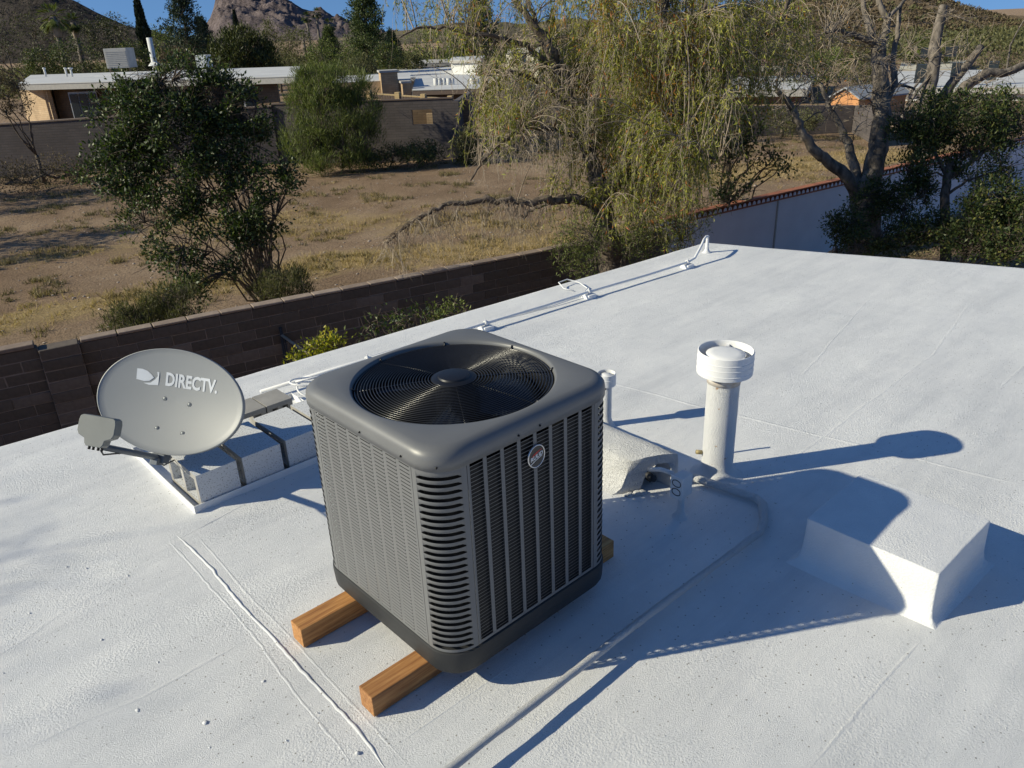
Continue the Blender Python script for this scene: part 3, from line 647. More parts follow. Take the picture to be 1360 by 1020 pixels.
m = MB(); m.tube([(1.185-1, 0.5, 0.06), (1.185-1, -0.3, 0.065), (1.16-1, -0.43, 0.09), (1.12-1, -0.50, 0.11)], 0.018, 10); m.tube([(1.22-1, 0.5, 0.05), (1.22-1, -0.28, 0.05), (1.21-1, -0.42, 0.03)], 0.015, 8); m.build('covered_pipe', M['unitdark'], lcv)
ob = thing('outlet_box', 'small white weatherproof outlet box on a short post in the shade', 'outlet box', (1.075, -0.300, 0))
m = MB(); m.box((-0.040, -0.030, 0.128), (0.040, 0.030, 0.238), bev=0.005); m.build('box', M['pipewhite'], ob)
m = MB(); m.box((-0.0455, -0.034, 0.124), (-0.0402, 0.034, 0.242), bev=0.002); fp = m.build('face_plate', M['white'], ob)
for z in (0.161, 0.207):
    m = MB(); m.tube([(-0.046, 0.023*cos(a), z+0.021*sin(a)*(0.85 if abs(sin(a)) > 0.8 else 1)) for a in np.linspace(0, 2*pi, 20, endpoint=False)], 0.0022, 6, closed=True); m.build('socket_outline', M['unitdark'], fp)
m = MB(); m.lathe([(0.045, -0.003), (0.028, 0.012), (0.017, 0.04), (0.0155, 0.13)], 18); m.build('post', M['pipewhite'], ob)
m = MB(); m.tube([(0.0, 0.028, 0.205), (0.005, 0.07, 0.215), (0.03, 0.15, 0.19), (0.06, 0.24, 0.14)], 0.012, 8); m.build('conduit_elbow', M['pipewhite'], ob)
pth = [(-1.6, -0.668, 0.072), (-0.6, -0.672, 0.070), (0.0, -0.668, 0.068), (0.5, -0.670, 0.066), (0.9, -0.676, 0.058), (1.16, -0.675, 0.045), (1.27, -0.630, 0.034), (1.40, -0.548, 0.028), (1.425, -0.50, 0.028), (1.405, -0.34, 0.028), (1.375, -0.13, 0.028), (1.30, -0.06, 0.028)]
q = np.concatenate([np.array([np.array(pth[i])*(1-t)+np.array(pth[i+1])*t for t in np.linspace(0, 1, max(2, int(np.linalg.norm(np.subtract(pth[i+1], pth[i]))/0.03)), endpoint=False)]) for i in range(len(pth)-1)])
rr = np.random.default_rng(9); k_ = np.convolve(rr.normal(size=len(q)+8), np.ones(5)/5, 'same')[4:-4]; q[:, 1] += k_*0.004; q[:, 2] += np.roll(k_, 5)*0.003
m = MB(); m.tube(q, list(0.0155+np.roll(k_, 9)*0.0022+0.004*(q[:, 0] > 1.2)), 12)
tag(m.build('coated_pipe', M['foam']), 'long white coated pipe crossing the roof just above the surface and bending at its end', 'pipe')

# ------------------------------------------------------------------ roof curb
m = MB(); bx = [(1.150, -1.425), (1.665, -1.435), (1.675, -0.875), (1.150, -0.880)]
def rect(o_, z, dz=0): 
    out = []
    cxy = np.mean(bx, axis=0)
    for i in range(4):
        a = np.array(bx[i]); b = np.array(bx[(i+1) % 4])
        for k, ins in ((0, 0.0022), (0.008, 0.0006), (0.035, 0), (0.15, 0), (0.3, 0), (0.5, 0), (0.7, 0), (0.85, 0), (0.965, 0), (0.992, 0.0006)):
            p = a*(1-k)+b*k; d = (p-cxy); sg = np.sign(d)
            if 0 < k < 1: sg = np.where(np.abs(d) > 0.24, np.sign(d), 0)
            wv = 0.0025*noise.noise(Vector((p[0]*9, p[1]*9, z*3)))
            p = p+sg*(o_+wv-ins); out.append((p[0], p[1], z))
    return out
rings = [rect(0.050, -0.004), rect(0.026, 0.008), rect(0.010, 0.028), rect(0.002, 0.07), rect(-0.001, 0.14), rect(-0.002, 0.222), rect(-0.0035, 0.2255), rect(-0.007, 0.227)]
m.loft(rings, True); o = MB(); 
b = len(m.v); topr = rings[-1]; m.add(topr+[(1.40, -1.17, 0.236)], [(i, (i+1) % 40, 40) for i in range(40)])
cu = m.build('roof_curb', M['curb']); autosmooth(cu, 30); tag(cu, 'square white capped curb box standing on the roof at the right', 'roof curb')

# ------------------------------------------------------------------ conduit along the edge
cdt = thing('roof_conduit', 'thin white conduit running along the far roof edge and ending in a gooseneck', 'conduit', (2.16, 2.4, 0))
O_ = Vector((2.16, 2.4, 0)); L_ = lambda *a: [Vector(p)-O_ for p in a]
m = MB(); m.tube(L_((0.3, 2.50, 0.05), (1.4, 2.42, 0.052), (2.16, 2.365, 0.054), (2.8, 2.325, 0.048), (3.294, 2.29, 0.054), (4.0, 2.235, 0.048), (4.60, 2.19, 0.054), (4.72, 2.19, 0.07), (4.90, 2.24, 0.155), (5.02, 2.30, 0.175), (5.13, 2.345, 0.180), (5.17, 2.357, 0.165)), 0.0125, 10); m.build('conduit', M['white'], cdt)
m = MB(); m.lathe([(0.07, -0.004), (0.035, 0.010), (0.02, 0.04), (0.015, 0.15), (0.017, 0.18), (0.0001, 0.183)], 20, Matrix.Translation(Vector((5.17, 2.357, 0))-O_)); m.build('pipe_boot', M['pipewhite'], cdt)
sp = MB(); sp.box((-0.045, -0.05, -0.002), (0.045, 0.05, 0.036), bev=0.006); sp.lathe([(0.016, -0.012), (0.021, -0.012), (0.021, 0.012), (0.016, 0.012)], 14, Matrix.Translation((0, 0, 0.054)) @ Matrix.Rotation(pi/2, 4, 'Y'), close=True); sp.tube([(0, 0.0, 0.07), (0, 0.0, 0.09)], 0.004, 6); spm = sp.mesh('clamp_support', M['white'])
for x, y in ((1.1, 2.442), (2.16, 2.365), (3.294, 2.29), (4.60, 2.19)): obj('clamp_support', spm, cdt, loc=Vector((x, y, 0))-O_, rot=(0, 0, -0.065))
m = MB(); m.tube([(0.5, 2.60, 0.008), (1.3, 2.56, 0.008), (1.9, 2.50, 0.008), (2.4, 2.45, 0.008), (2.9, 2.36, 0.008), (3.25, 2.33, 0.02), (3.42, 2.42, 0.03), (3.50, 2.60, 0.03), (3.45, 2.70, 0.05), (3.33, 2.69, 0.05), (3.30, 2.60, 0.02), (3.33, 2.50, 0.008)], 0.0055, 6); tag(m.build('cable', M['white']), 'thin white cable looping beside the conduit near the roof edge', 'cable')
m = MB(); pts = []
for i in range(70):
    a = i/69*2*pi*2.4+2.2; R_ = 0.135-0.03*sin(a*0.5+1); pts.append((0.55+R_*cos(a)*1.0, 2.22+R_*sin(a)*0.8, 0.02+0.05*(1+sin(a*0.83))+0.0012*i))
m.tube(pts, 0.0065, 6); m.tube([(0.36, 2.30, 0.09), (0.34, 2.15, 0.05), (0.45, 1.95, 0.02), (0.6, 1.7, 0.01)], 0.0065, 6); tag(m.build('cable_coil', M['white']), 'loose coil of white cable behind the air conditioner', 'cable')

# ------------------------------------------------------------------ satellite dish with its ballast tray
dc = Vector((-0.506, 1.716, 0.520)); az, el, skw = 4.016, 0.508, -0.131; da, db = 0.400, 0.267
N_ = Vector((sin(az)*cos(el), cos(az)*cos(el), sin(el))); rx = Vector((0, 0, 1)).cross(N_).normalized(); upv = N_.cross(rx)
X_ = rx*cos(skw)+upv*sin(skw); Y_ = -rx*sin(skw)+upv*cos(skw)
Z_ = X_.cross(Y_); TX = 1.0
base_d = Vector((-0.15, 1.90, 0)); DM = Matrix(((X_.x, Y_.x, Z_.x, dc.x-base_d.x), (X_.y, Y_.y, Z_.y, dc.y-base_d.y), (X_.z, Y_.z, Z_.z, dc.z), (0, 0, 0, 1)))
dish = thing('satellite_dish', 'grey oval satellite dish with white lettering, mounted on a block-weighted frame', 'satellite dish', base_d)
def dring(k, z): return [DM @ Vector((da*k*cos(2*pi*i/96), db*k*sin(2*pi*i/96), z)) for i in range(96)]
prof = [(0.02, 0.0), (0.25, 0.003), (0.5, 0.012), (0.75, 0.027), (0.9, 0.039), (0.975, 0.046), (0.99, 0.050), (1.0, 0.049), (1.006, 0.040), (1.004, 0.028), (0.985, 0.026), (0.95, 0.036), (0.7, 0.018), (0.4, 0.004), (0.02, -0.003)]
m = MB(); m.loft([dring(k, z-0.048) for k, z in prof], True, True, True); rf = m.build('reflector', M['dish'], dish); autosmooth(rf, 45)
def dz(x, y): k2 = (x/da)**2+(y/db)**2; return 0.048*k2-0.048
def on_dish(me, dx, dy, lift=0.0012):
    for v in me.vertices:
        x, y = v.co.x+dx, v.co.y+dy; zz = v.co.z; v.co = DM @ Vector((x, y, dz(x, y)+lift+zz))
me = text_mesh('DIRECTV.', 0.092, 0.0030, 0.0002)
bm = bmesh.new(); bm.from_mesh(me); bmesh.ops.subdivide_edges(bm, edges=[e for e in bm.edges if e.calc_length() > 0.02], cuts=2); bmesh.ops.triangulate(bm, faces=bm.faces[:]); bm.to_mesh(me); bm.free()
xs = [v.co.x for v in me.vertices]; wtx = max(xs)-min(xs)
for v in me.vertices: v.co.x *= 0.293/wtx; v.co.y *= 1.0
on_dish(me, 0.084, 0.107, 0.0022); me.materials.clear(); me.materials.append(M['print']); me.name = 'lettering'; obj('lettering', me, rf)
def flat(poly, dx, dy, sc_, name):
    bm = bmesh.new(); vs = [bm.verts.new((x*sc_, y*sc_, 0)) for x, y in poly]; bm.faces.new(vs); bmesh.ops.triangulate(bm, faces=bm.faces[:]); me = bpy.data.meshes.new(name); bm.to_mesh(me); bm.free()
    on_dish(me, dx, dy, 0.0022); me.materials.append(M['print']); return obj(name, me, rf)
ar = np.linspace(-pi/2, pi/2, 14)
left = [(-0.9, 0.52), (-0.9, -0.52)]+[(-0.05+0.55*cos(a)-0.0, 0.52*sin(a)*1.0) for a in np.linspace(-pi/2, pi/2, 14)]
flat([(-0.9, 0.50), (-0.9, -0.30), (-0.3, -0.36), (0.1, -0.28), (0.42, 0.0), (0.2, 0.22), (-0.1, 0.42), (-0.5, 0.52)], -0.155, 0.107, 0.069, 'logo')
flat([(0.62, 0.46), (0.80, 0.46), (0.80, -0.50), (0.1, -0.58), (-0.35, -0.50), (0.2, -0.40), (0.52, -0.12), (0.70, 0.16)], -0.155, 0.107, 0.069, 'logo')
for (x, y) in ((-0.055, 0.01), (0.085, 0.0), (-0.06, -0.145), (0.085, -0.150)):
    m = MB(); m.lathe([(0.0001, 0.0015), (0.0085, 0.0012), (0.0095, 0.0004), (0.0105, 0.0022), (0.0120, 0.0004)], 18, DM @ Matrix.Translation((x+0.0, y, dz(x, y)+0.0005))); m.build('bolt', M['dishdark'], rf)
# back bracket and mast
m = MB(); m.box((-0.11, -0.17, -0.075), (0.11, 0.05, -0.052), DM, 0.004); m.box((-0.05, -0.15, -0.15), (-0.042, 0.03, -0.07), DM); m.box((0.042, -0.15, -0.15), (0.05, 0.03, -0.07), DM); m.build('back_bracket', M['dishdark'], dish)
mp = DM @ Vector((0.0, -0.03, -0.10)); mb_ = Vector((-0.20, 1.906, 0))-base_d
m = MB(); m.tube([mp, mp*0.55+Vector((mb_.x, mb_.y, 0.34))*0.45, (mb_.x, mb_.y, 0.27), (mb_.x, mb_.y, 0.015)], 0.022, 14); m.build('mast', M['dishdark'], dish)
mp = Vector((mb_.x, mb_.y, 0.33))
for sx, sy in ():
    m = MB(); m.tube([(mp.x, mp.y, mp.z-0.03), (mp.x+0.36*sx, mp.y+0.004, 0.21), (mp.x+0.37*sx, mp.y+0.004, 0.012)], 0.011, 8); m.build('brace', M['dishdark'], dish)
# arm and receiver
bot = DM @ Vector((0.0, -db, 0.0)); lp = bot+N_*0.50+Y_*0.118
m = MB(); u0 = DM @ Vector((0.0, -db-0.02, -0.10)); m.tube([u0, bot-Y_*0.018+N_*0.02, lp-N_*0.05-Y_*0.085], 0.0155, 4); m.build('feed_arm', M['dishdark'], dish)
m = MB(); m.box((-0.035, -db-0.045, -0.045), (0.035, -db+0.0, 0.012), DM, 0.004); m.box((-0.02, -db-0.055, -0.01), (0.02, -db-0.02, 0.04), DM, 0.003); m.build('arm_clamp', M['dishdark'], dish)
LM = Matrix(((X_.x, Y_.x, Z_.x, lp.x), (X_.y, Y_.y, Z_.y, lp.y), (X_.z, Y_.z, Z_.z, lp.z), (0, 0, 0, 1)))
sh_ = [(-0.112, 0.030), (-0.106, 0.052), (-0.09, 0.060), (0.09, 0.060), (0.106, 0.052), (0.112, 0.030), (0.112, -0.025), (0.10, -0.045), (0.062, -0.06), (0.056, -0.085), (0.045, -0.098), (-0.045, -0.098), (-0.056, -0.085), (-0.062, -0.06), (-0.10, -0.045), (-0.112, -0.025)]
m = MB(); rg = []
for k, z in ((0.94, -0.032), (0.985, -0.029), (1.0, -0.022), (1.0, 0.022), (0.992, 0.027), (0.965, 0.029)): rg.append([LM @ Vector((x*k*0.80, ((y+0.01)*k-0.01)*0.86, z*0.85)) for x, y in sh_])
m.loft(rg, True, True, True); lb = m.build('receiver', M['lnb'], dish); autosmooth(lb, 24)
for x in (-0.05, 0.0, 0.05):
    m = MB(); m.lathe([(0.026, -0.025), (0.028, -0.040), (0.024, -0.044), (0.0001, -0.045)], 20, LM @ Matrix.Translation((x, 0.01, 0))); m.build('feed_horn', M['frame'], lb)
for x in (-0.038, -0.014, 0.014, 0.034):
    m = MB(); m.lathe([(0.0001, 0.0), (0.006, 0.0), (0.006, 0.016), (0.0001, 0.016)], 8, LM @ Matrix.Translation((x*0.85, -0.084, 0)) @ Matrix.Rotation(pi/2, 4, 'X')); m.build('connector', M['screw'], lb)
m = MB(); pts = [LM @ Vector((0.026, -0.098, 0)), lp-N_*0.06-Y_*0.12, lp-N_*0.25-Y_*0.11, bot-Y_*0.035, bot-Y_*0.06-N_*0.06, bot-Y_*0.03-N_*0.16]
m.tube(pts, 0.004, 6); m.build('coax_cable', M['unitdark'], dish)
# tray
tr = thing('ballast_frame', 'white angle-iron frame under the satellite dish holding concrete blocks', 'roof mount frame', (-0.58, 1.46, 0))
FW, FD = 1.02, 0.89
for nm, lo, hi, lo2, hi2 in (('frame_rail', (0, 0, 0.0), (FW, 0.004, 0.042), (0, 0.004, 0.0), (FW, 0.042, 0.004)), ('frame_rail', (0, FD-0.004, 0), (FW, FD, 0.042), (0, FD-0.042, 0), (FW, FD-0.004, 0.004)),
                     ('frame_rail', (-0.004, -0.002, 0), (0, FD+0.002, 0.042), (0, 0.044, 0.0), (0.040, FD-0.044, 0.004)), ('frame_rail', (FW, -0.002, 0), (FW+0.004, FD+0.002, 0.042), (FW-0.04, 0.044, 0), (FW, FD-0.044, 0.004)),
                     ('cross_rail', (0.05, 0.40, 0.004), (FW-0.04, 0.404, 0.042), (0.05, 0.404, 0.004), (FW-0.04, 0.44, 0.008)), ('cross_rail', (0.40, 0.05, 0.009), (0.404, 0.39, 0.043), (0.404, 0.05, 0.009), (0.44, 0.39, 0.013))):
    m = MB(); m.box(lo, hi); m.box(lo2, hi2); m.build(nm, M['white'], tr)
def cmu(wx, ly, hz):                 # concrete block on its side, two cores along x
    bm = bmesh.new(); pl = [0, 0.032, ly/2-0.015, ly/2+0.015, ly-0.032, ly]; pz = [0, 0.030, hz-0.030, hz]
    vd = {}
    def vv(x, i, j): 
        k = (x, i, j)
        if k not in vd: vd[k] = bm.verts.new((x*wx, pl[i], pz[j]))
        return vd[k]
    hole = {(1, 1), (3, 1)}
    for i in range(5):
        for j in range(3):
            if (i, j) in hole:
                for (a, b) in (((i, j), (i+1, j)), ((i+1, j), (i+1, j+1)), ((i+1, j+1), (i, j+1)), ((i, j+1), (i, j))):
                    bm.faces.new((vv(0, *a), vv(0, *b), vv(1, *b), vv(1, *a)))
            else:
                for x in (0, 1): bm.faces.new((vv(x, i, j), vv(x, i+1, j), vv(x, i+1, j+1), vv(x, i, j+1)))
    for i in range(5):
        for j in (0, 3): bm.faces.new((vv(0, i, j), vv(0, i+1, j), vv(1, i+1, j), vv(1, i, j)))
    for j in range(3):
        for i in (0, 5): bm.faces.new((vv(0, i, j), vv(0, i, j+1), vv(1, i, j+1), vv(1, i, j)))
    bmesh.ops.recalc_face_normals(bm, faces=bm.faces[:])
    me = bpy.data.meshes.new('concrete_block'); bm.to_mesh(me); bm.free(); return me
def blockmat():
    m, n, b = NT('speckled_block'); b.inputs['Roughness'].default_value = 0.9
    g = n.nodes.new('ShaderNodeNewGeometry'); sp_ = n.nodes.new('ShaderNodeSeparateXYZ'); n.links.new(g.outputs['Normal'], sp_.inputs[0])
    t = tex(n, 'ShaderNodeTexNoise', 120, 3); sc1 = ramp(n, t.outputs['Fac'], [(0.36, (0.28, 0.27, 0.26)), (0.43, (0.62, 0.63, 0.64))])
    t2 = tex(n, 'ShaderNodeTexNoise', 6, 3); gc = ramp(n, t2.outputs['Fac'], [(0.35, (0.28, 0.265, 0.24)), (0.65, (0.40, 0.385, 0.36))])
    # paint was rolled on the outer faces only, the sides with the cores stayed bare
    ab = n.nodes.new('ShaderNodeMath'); ab.operation = 'ABSOLUTE'; n.links.new(sp_.outputs[0], ab.inputs[0]); cr = ramp(n, ab.outputs[0], [(0.5, (0, 0, 0)), (0.8, (1, 1, 1))])
    n.links.new(mixc(n, cr, sc1, gc), b.inputs['Base Color']); bump(n, b, t.outputs['Fac'], 0.6, 0.004); return m
BM = blockmat(); cm = cmu(0.215, 0.385, 0.192); cm.materials.append(BM)
labs = ['left front concrete block with its two open cores showing', 'second painted concrete block of the front row, between two dark gaps', 'third painted concrete block of the front row, beside the air conditioner', 'fourth front concrete block, hidden behind the air conditioner']
for i, x in enumerate((-0.540, -0.292, -0.040, 0.200)):
    b_ = obj('concrete_block', cm.copy() if i else cm, loc=(x, 1.470+0.004*i, 0.0052), rot=(0, 0, (0.01, -0.012, 0.006, 0)[i])); tag(b_, labs[i], 'concrete block', 'concrete blocks weighing down the dish frame')
cm2 = cmu(0.192, 0.385, 0.192); cm2.materials.append(simple('bare_block', (0.36, 0.345, 0.32), 0.9, 0, (0.27, 0.26, 0.245), 9, 0.6, 120, 0.003))
cm3 = cmu(0.192, 0.165, 0.192); cm3.materials.append(cm2.materials[0])
for i, (x, me) in enumerate(((0.085, cm2), (0.258, cm3))):
    b_ = obj('concrete_block', me, loc=(x, 1.955, 0.0052), rot=(0, 0, pi/2))
    tag(b_, ('rear bare grey concrete block just behind the rim of the dish', 'short rear grey concrete block nearest the cable coil')[i], 'concrete block', 'concrete blocks weighing down the dish frame')
# ================================================================== ground
def axis(a, b, fine, far):
    x = list(np.arange(a, b, fine)); lo = [a]; st_ = fine
    while lo[-1] > -far: st_ *= 1.25; lo.append(lo[-1]-st_)
    hi = [x[-1]]; st_ = fine
    while hi[-1] < far: st_ *= 1.25; hi.append(hi[-1]+st_)
    return np.array(lo[:0:-1]+x+hi[1:])
gx = axis(-14, 46, 0.35, 5000); gy = axis(-4, 46, 0.35, 5000)
GX, GY = np.meshgrid(gx, gy); 
def gnoise(x, y):
    z = 0.0
    return 0.10*noise.noise(Vector((x*0.16, y*0.16, 0)))+0.05*noise.noise(Vector((x*0.6, y*0.6, 5)))+0.02*noise.noise(Vector((x*2.1, y*2.1, 9)))
Zg = np.zeros(GX.shape)
for j in range(GX.shape[0]):
    for i in range(GX.shape[1]):
        x, y = GX[j, i], GY[j, i]
        if -14 < x < 46 and 5 < y < 46: Zg[j, i] = gnoise(x, y)
V = np.stack([GX.ravel(), GY.ravel(), Zg.ravel()+G], 1); nx_ = len(gx)
ii, jj = np.meshgrid(np.arange(nx_-1), np.arange(len(gy)-1)); b0 = (jj*nx_+ii).ravel()
F = np.stack([b0, b0+1, b0+nx_+1, b0+nx_], 1)
def gmat():
    m, n, b = NT('desert_soil'); b.inputs['Roughness'].default_value = 0.95; b.inputs['Specular IOR Level'].default_value = 0.15
    a = tex(n, 'ShaderNodeTexNoise', 0.45, 8, rough=0.6); base = ramp(n, a.outputs['Fac'], [(0.3, (0.26, 0.175, 0.11)), (0.5, (0.36, 0.25, 0.162)), (0.7, (0.46, 0.335, 0.225))])
    g = tex(n, 'ShaderNodeTexNoise', 22, 5, rough=0.7); gr = ramp(n, g.outputs['Fac'], [(0.32, (0.50,)*3), (0.5, (0.95,)*3), (0.72, (1.35,)*3)])
    base = mixc(n, 1.0, base, gr, 'MULTIPLY')
    at_ = n.nodes.new('ShaderNodeAttribute'); at_.attribute_name = 'straw'
    s = tex(n, 'ShaderNodeTexNoise', 1.6, 8, rough=0.7, stretch=(0.6, 1.6, 1)); ad = n.nodes.new('ShaderNodeMath'); ad.operation = 'ADD'; n.links.new(s.outputs['Fac'], ad.inputs[0]); n.links.new(at_.outputs['Fac'], ad.inputs[1])
    f = ramp(n, ad.outputs[0], [(0.74, (0, 0, 0)), (0.98, (1, 1, 1))])
    s2 = tex(n, 'ShaderNodeTexNoise', 30, 5, stretch=(1, 2, 1)); sc_ = ramp(n, s2.outputs['Fac'], [(0.3, (0.26, 0.18, 0.09)), (0.5, (0.44, 0.32, 0.16)), (0.7, (0.56, 0.43, 0.23))])
    col = mixc(n, f, base, sc_)
    n.links.new(col, b.inputs['Base Color'])
    v = tex(n, 'ShaderNodeTexVoronoi', 14); p1 = bump(n, b, v.outputs['Distance'], 0.6, 0.03); g3 = tex(n, 'ShaderNodeTexNoise', 3.0, 8, rough=0.7); p2_ = bump(n, b, g3.outputs['Fac'], 0.8, 0.16, p1); bump(n, b, g.outputs['Fac'], 1.0, 0.08, p2_); return m
gme = mesh_np('ground', V, F, gmat(), True)
def seg_d(P, a, b):
    a = np.array(a); b = np.array(b); ab = b-a; t = np.clip(((P-a)@ab)/(ab@ab), 0, 1); return np.linalg.norm(P-(a+t[:, None]*ab), axis=1)
P2 = V[:, :2]; st_v = np.zeros(len(V))
def band(pts, wd, amp):
    for i in range(len(pts)-1):
        d = seg_d(P2, pts[i], pts[i+1]); np.maximum(st_v, amp*np.exp(-(d/wd)**2), out=st_v)
gp = lambda u, v: (at(u, v, G).x, at(u, v, G).y)
band([gp(-200, 455), gp(0, 430), gp(150, 402), gp(250, 385)], 0.9, 0.62)
band([gp(330, 375), gp(440, 350), gp(560, 340), gp(720, 325), gp(900, 300)], 1.3, 0.60)
band([gp(250, 300), gp(380, 290), gp(520, 295), gp(700, 300)], 2.6, 0.36)
band([gp(0, 350), gp(150, 330), gp(260, 330)], 1.2, 0.38)
band([gp(960, 235), gp(1050, 222), gp(1120, 212), gp(1220, 205)], 2.0, 0.60)
att = gme.attributes.new('straw', 'FLOAT', 'POINT'); att.data.foreach_set('value', st_v.astype(np.float32))
g_o = obj('ground', gme, kind='structure')
# dry grass and tufts on the field
r = np.random.default_rng(12)
cand = np.stack([r.uniform(-3, 42, 60000), r.uniform(9.5, 40, 60000)], 1)
nz = np.array([noise.noise(Vector((x*0.7, y*0.7, 2)))+0.5*noise.noise(Vector((x*2, y*2, 2))) for x, y in cand])
sv_ = np.zeros(len(cand)); P2 = cand; tmp = st_v; st_v = sv_
band([gp(-200, 455), gp(0, 430), gp(150, 402), gp(250, 385)], 0.9, 0.62); band([gp(330, 375), gp(440, 350), gp(560, 340), gp(720, 325), gp(900, 300)], 1.3, 0.60)
band([gp(250, 300), gp(380, 290), gp(520, 295), gp(700, 300)], 2.6, 0.36); band([gp(0, 350), gp(150, 330), gp(260, 330)], 1.2, 0.38); band([gp(960, 235), gp(1050, 222), gp(1120, 212), gp(1220, 205)], 2.0, 0.60)
inside = cand[:, 1] > 9.9-0.229*cand[:, 0]
keep = inside & (sv_+nz*0.55+r.uniform(-0.25, 0.25, len(cand)) > 0.42); C1 = cand[keep][:24000]
keep2 = inside & (nz > 0.22) & (r.uniform(0, 1, len(cand)) < 0.30); C2 = cand[keep2][:5000]
def tufts(Cc, per, hgt, lean, wd, mat, name, label):
    n = len(Cc); k = np.repeat(np.arange(n), per); z = np.array([gnoise(x, y) for x, y in Cc])[k]
    P = np.stack([Cc[k, 0]+r.normal(size=n*per)*0.07, Cc[k, 1]+r.normal(size=n*per)*0.07, z+G-0.02], 1); sc_ = r.uniform(0.5, 1.3, n)[k][:, None]
    D = nrm(np.stack([r.normal(size=n*per)*lean, r.normal(size=n*per)*lean, np.ones(n*per)], 1)); S_ = nrm(np.cross(D, nrm(r.normal(size=D.shape))))*wd
    T = P+D*hgt*sc_; V = np.stack([P-S_, P+S_, T], 1).reshape(-1, 3); o = obj(name, mesh_np(name, V, np.arange(3*n*per).reshape(-1, 3), M[mat]), kind='stuff'); tag(o, label, 'grass'); return o
tufts(C1, 9, 0.16, 0.7, 0.008, 'straw', 'dry_grass', 'straw-coloured dry grass in bands across the dirt field')
tufts(C2, 16, 0.16, 0.6, 0.012, 'tuft', 'grass_tufts', 'small brownish green weed tufts dotted over the dirt field')
# stones
m_ = []; Cs = cand[inside][:6000]; ico = None
bm = bmesh.new(); bmesh.ops.create_icosphere(bm, subdivisions=1, radius=1); iv = np.array([v.co[:] for v in bm.verts]); iF = np.array([[v.index for v in f.verts] for f in bm.faces]); bm.free()
sz = r.uniform(0.012, 0.035, (len(Cs), 1, 1))*(1+0.8*(r.uniform(0, 1, (len(Cs), 1, 1)) > 0.97)); pos = np.stack([Cs[:, 0], Cs[:, 1], [gnoise(x, y)+G for x, y in Cs]], 1)
Vs = (iv[None]*(1+0.25*r.normal(size=(len(Cs), len(iv), 1)))*sz*np.array([1.2, 1, 0.6])+pos[:, None]).reshape(-1, 3); Fs = (iF[None]+np.arange(len(Cs))[:, None, None]*len(iv)).reshape(-1, 3)
tag(obj('gravel', mesh_np('gravel', Vs, Fs, simple('pale_stone', (0.42, 0.35, 0.29), 0.9)), kind='stuff'), 'scattered pale stones on the dirt field', 'gravel')

# ================================================================== block wall behind the house
WA = math.atan2(7.02-8.73, 8.124-0.217); WO = (0.217, 8.73)
wall = thing('block_wall', 'brown slump-block garden wall in shade running behind the house', 'wall', (WO[0], WO[1], G), WA)
ZT = 1.70; CH, BL, TH = 0.15, 0.44, 0.16
m = MB(); m.box((-9, 0.012, -0.2), (-0.06, TH-0.012, ZT+0.03)); m.box((0.40, 0.012, -0.2), (10.2, TH-0.012, ZT-0.008)); m.box((-0.059, -0.072, -0.2), (0.399, TH, ZT+0.01)); m.build('mortar_core', M['mortar'], wall)
def slump(L_, H_, T_, seed):
    rr = random.Random(seed); bm = bmesh.new(); bmesh.ops.create_cube(bm, size=1)
    for v in bm.verts: v.co = Vector((v.co.x*L_+rr.uniform(-.004, .004), v.co.y*T_+rr.uniform(-.005, .005), v.co.z*H_+rr.uniform(-.003, .003)))
    bmesh.ops.bevel(bm, geom=bm.edges[:], offset=0.007, segments=1, affect='EDGES'); me = bpy.data.meshes.new('block'); bm.to_mesh(me); bm.free(); me.materials.append(M['slump']); return me
bms = [slump(BL-0.010, CH-0.011, TH-0.006, s) for s in range(5)]; rr = random.Random(8); cnt = 0; rest = []
rows = []
for kz in range(12):
    z = ZT-CH*(kz+0.5); off = (kz % 2)*BL/2
    x = 0.40+off-BL/2+BL/2
    xx = 0.40
    if off: rows.append((xx+BL/4, z, 0.5, kz)); xx += BL/2
    while xx < 10.0: rows.append((xx+BL/2, z, 1.0, kz)); xx += BL
    xx = -0.06
    if off: rows.append((xx-BL/4, z+0.05, 0.5, kz)); xx -= BL/2
    while xx > -8.5: rows.append((xx-BL/2, z+0.05, 1.0, kz)); xx -= BL
def vis(x, kz): return -2.2 < x < 8.4 and kz < (10 if x < 3 else 9)
V_, F_ = MB(), None
for (x, z, sc_, kz) in rows:
    d = rr.uniform(-0.004, 0.004)
    if vis(x, kz) and cnt < 296:
        cnt += 1; o = obj('block', bms[rr.randrange(5)], wall, loc=(x, TH/2+d, z)); o.scale = (sc_*(1 if sc_ == 1 else 0.97), 1, 1)
    else: V_.box((x-BL*sc_/2+0.005, 0.003+d, z-CH/2+0.0055), (x+BL*sc_/2-0.005, TH-0.003+d, z+CH/2-0.0055))
V_.build('lower_blocks', M['slump'], wall, 'stuff')
pil = thing('wall_pilaster', 'block pilaster in the brown garden wall left of the satellite dish', 'pilaster', (WO[0], WO[1], G), WA)
for kz in range(12):
    z = ZT+0.03-CH*(kz+0.5); o = obj('block', bms[kz % 5], pil, loc=(0.17, 0.035+rr.uniform(-.004, .004), z)); o.scale = (1.04, 1.5, 1)
# broken pale caps
xx = -0.08; 
while xx > -8: 
    o = obj('cap_block', slump(0.38, 0.05, 0.19, int(-xx*10)), wall, loc=(xx-0.20, TH/2, ZT+0.078)); o.data.materials.clear(); o.data.materials.append(M['captop']); xx -= 0.40
xx = 0.42
while xx < 10: 
    o = obj('cap_block', slump(0.425, 0.035, 0.175, int(xx*10)), wall, loc=(xx+0.22, TH/2, ZT+0.020)); o.data.materials.clear(); o.data.materials.append(M['captop']); xx += 0.44

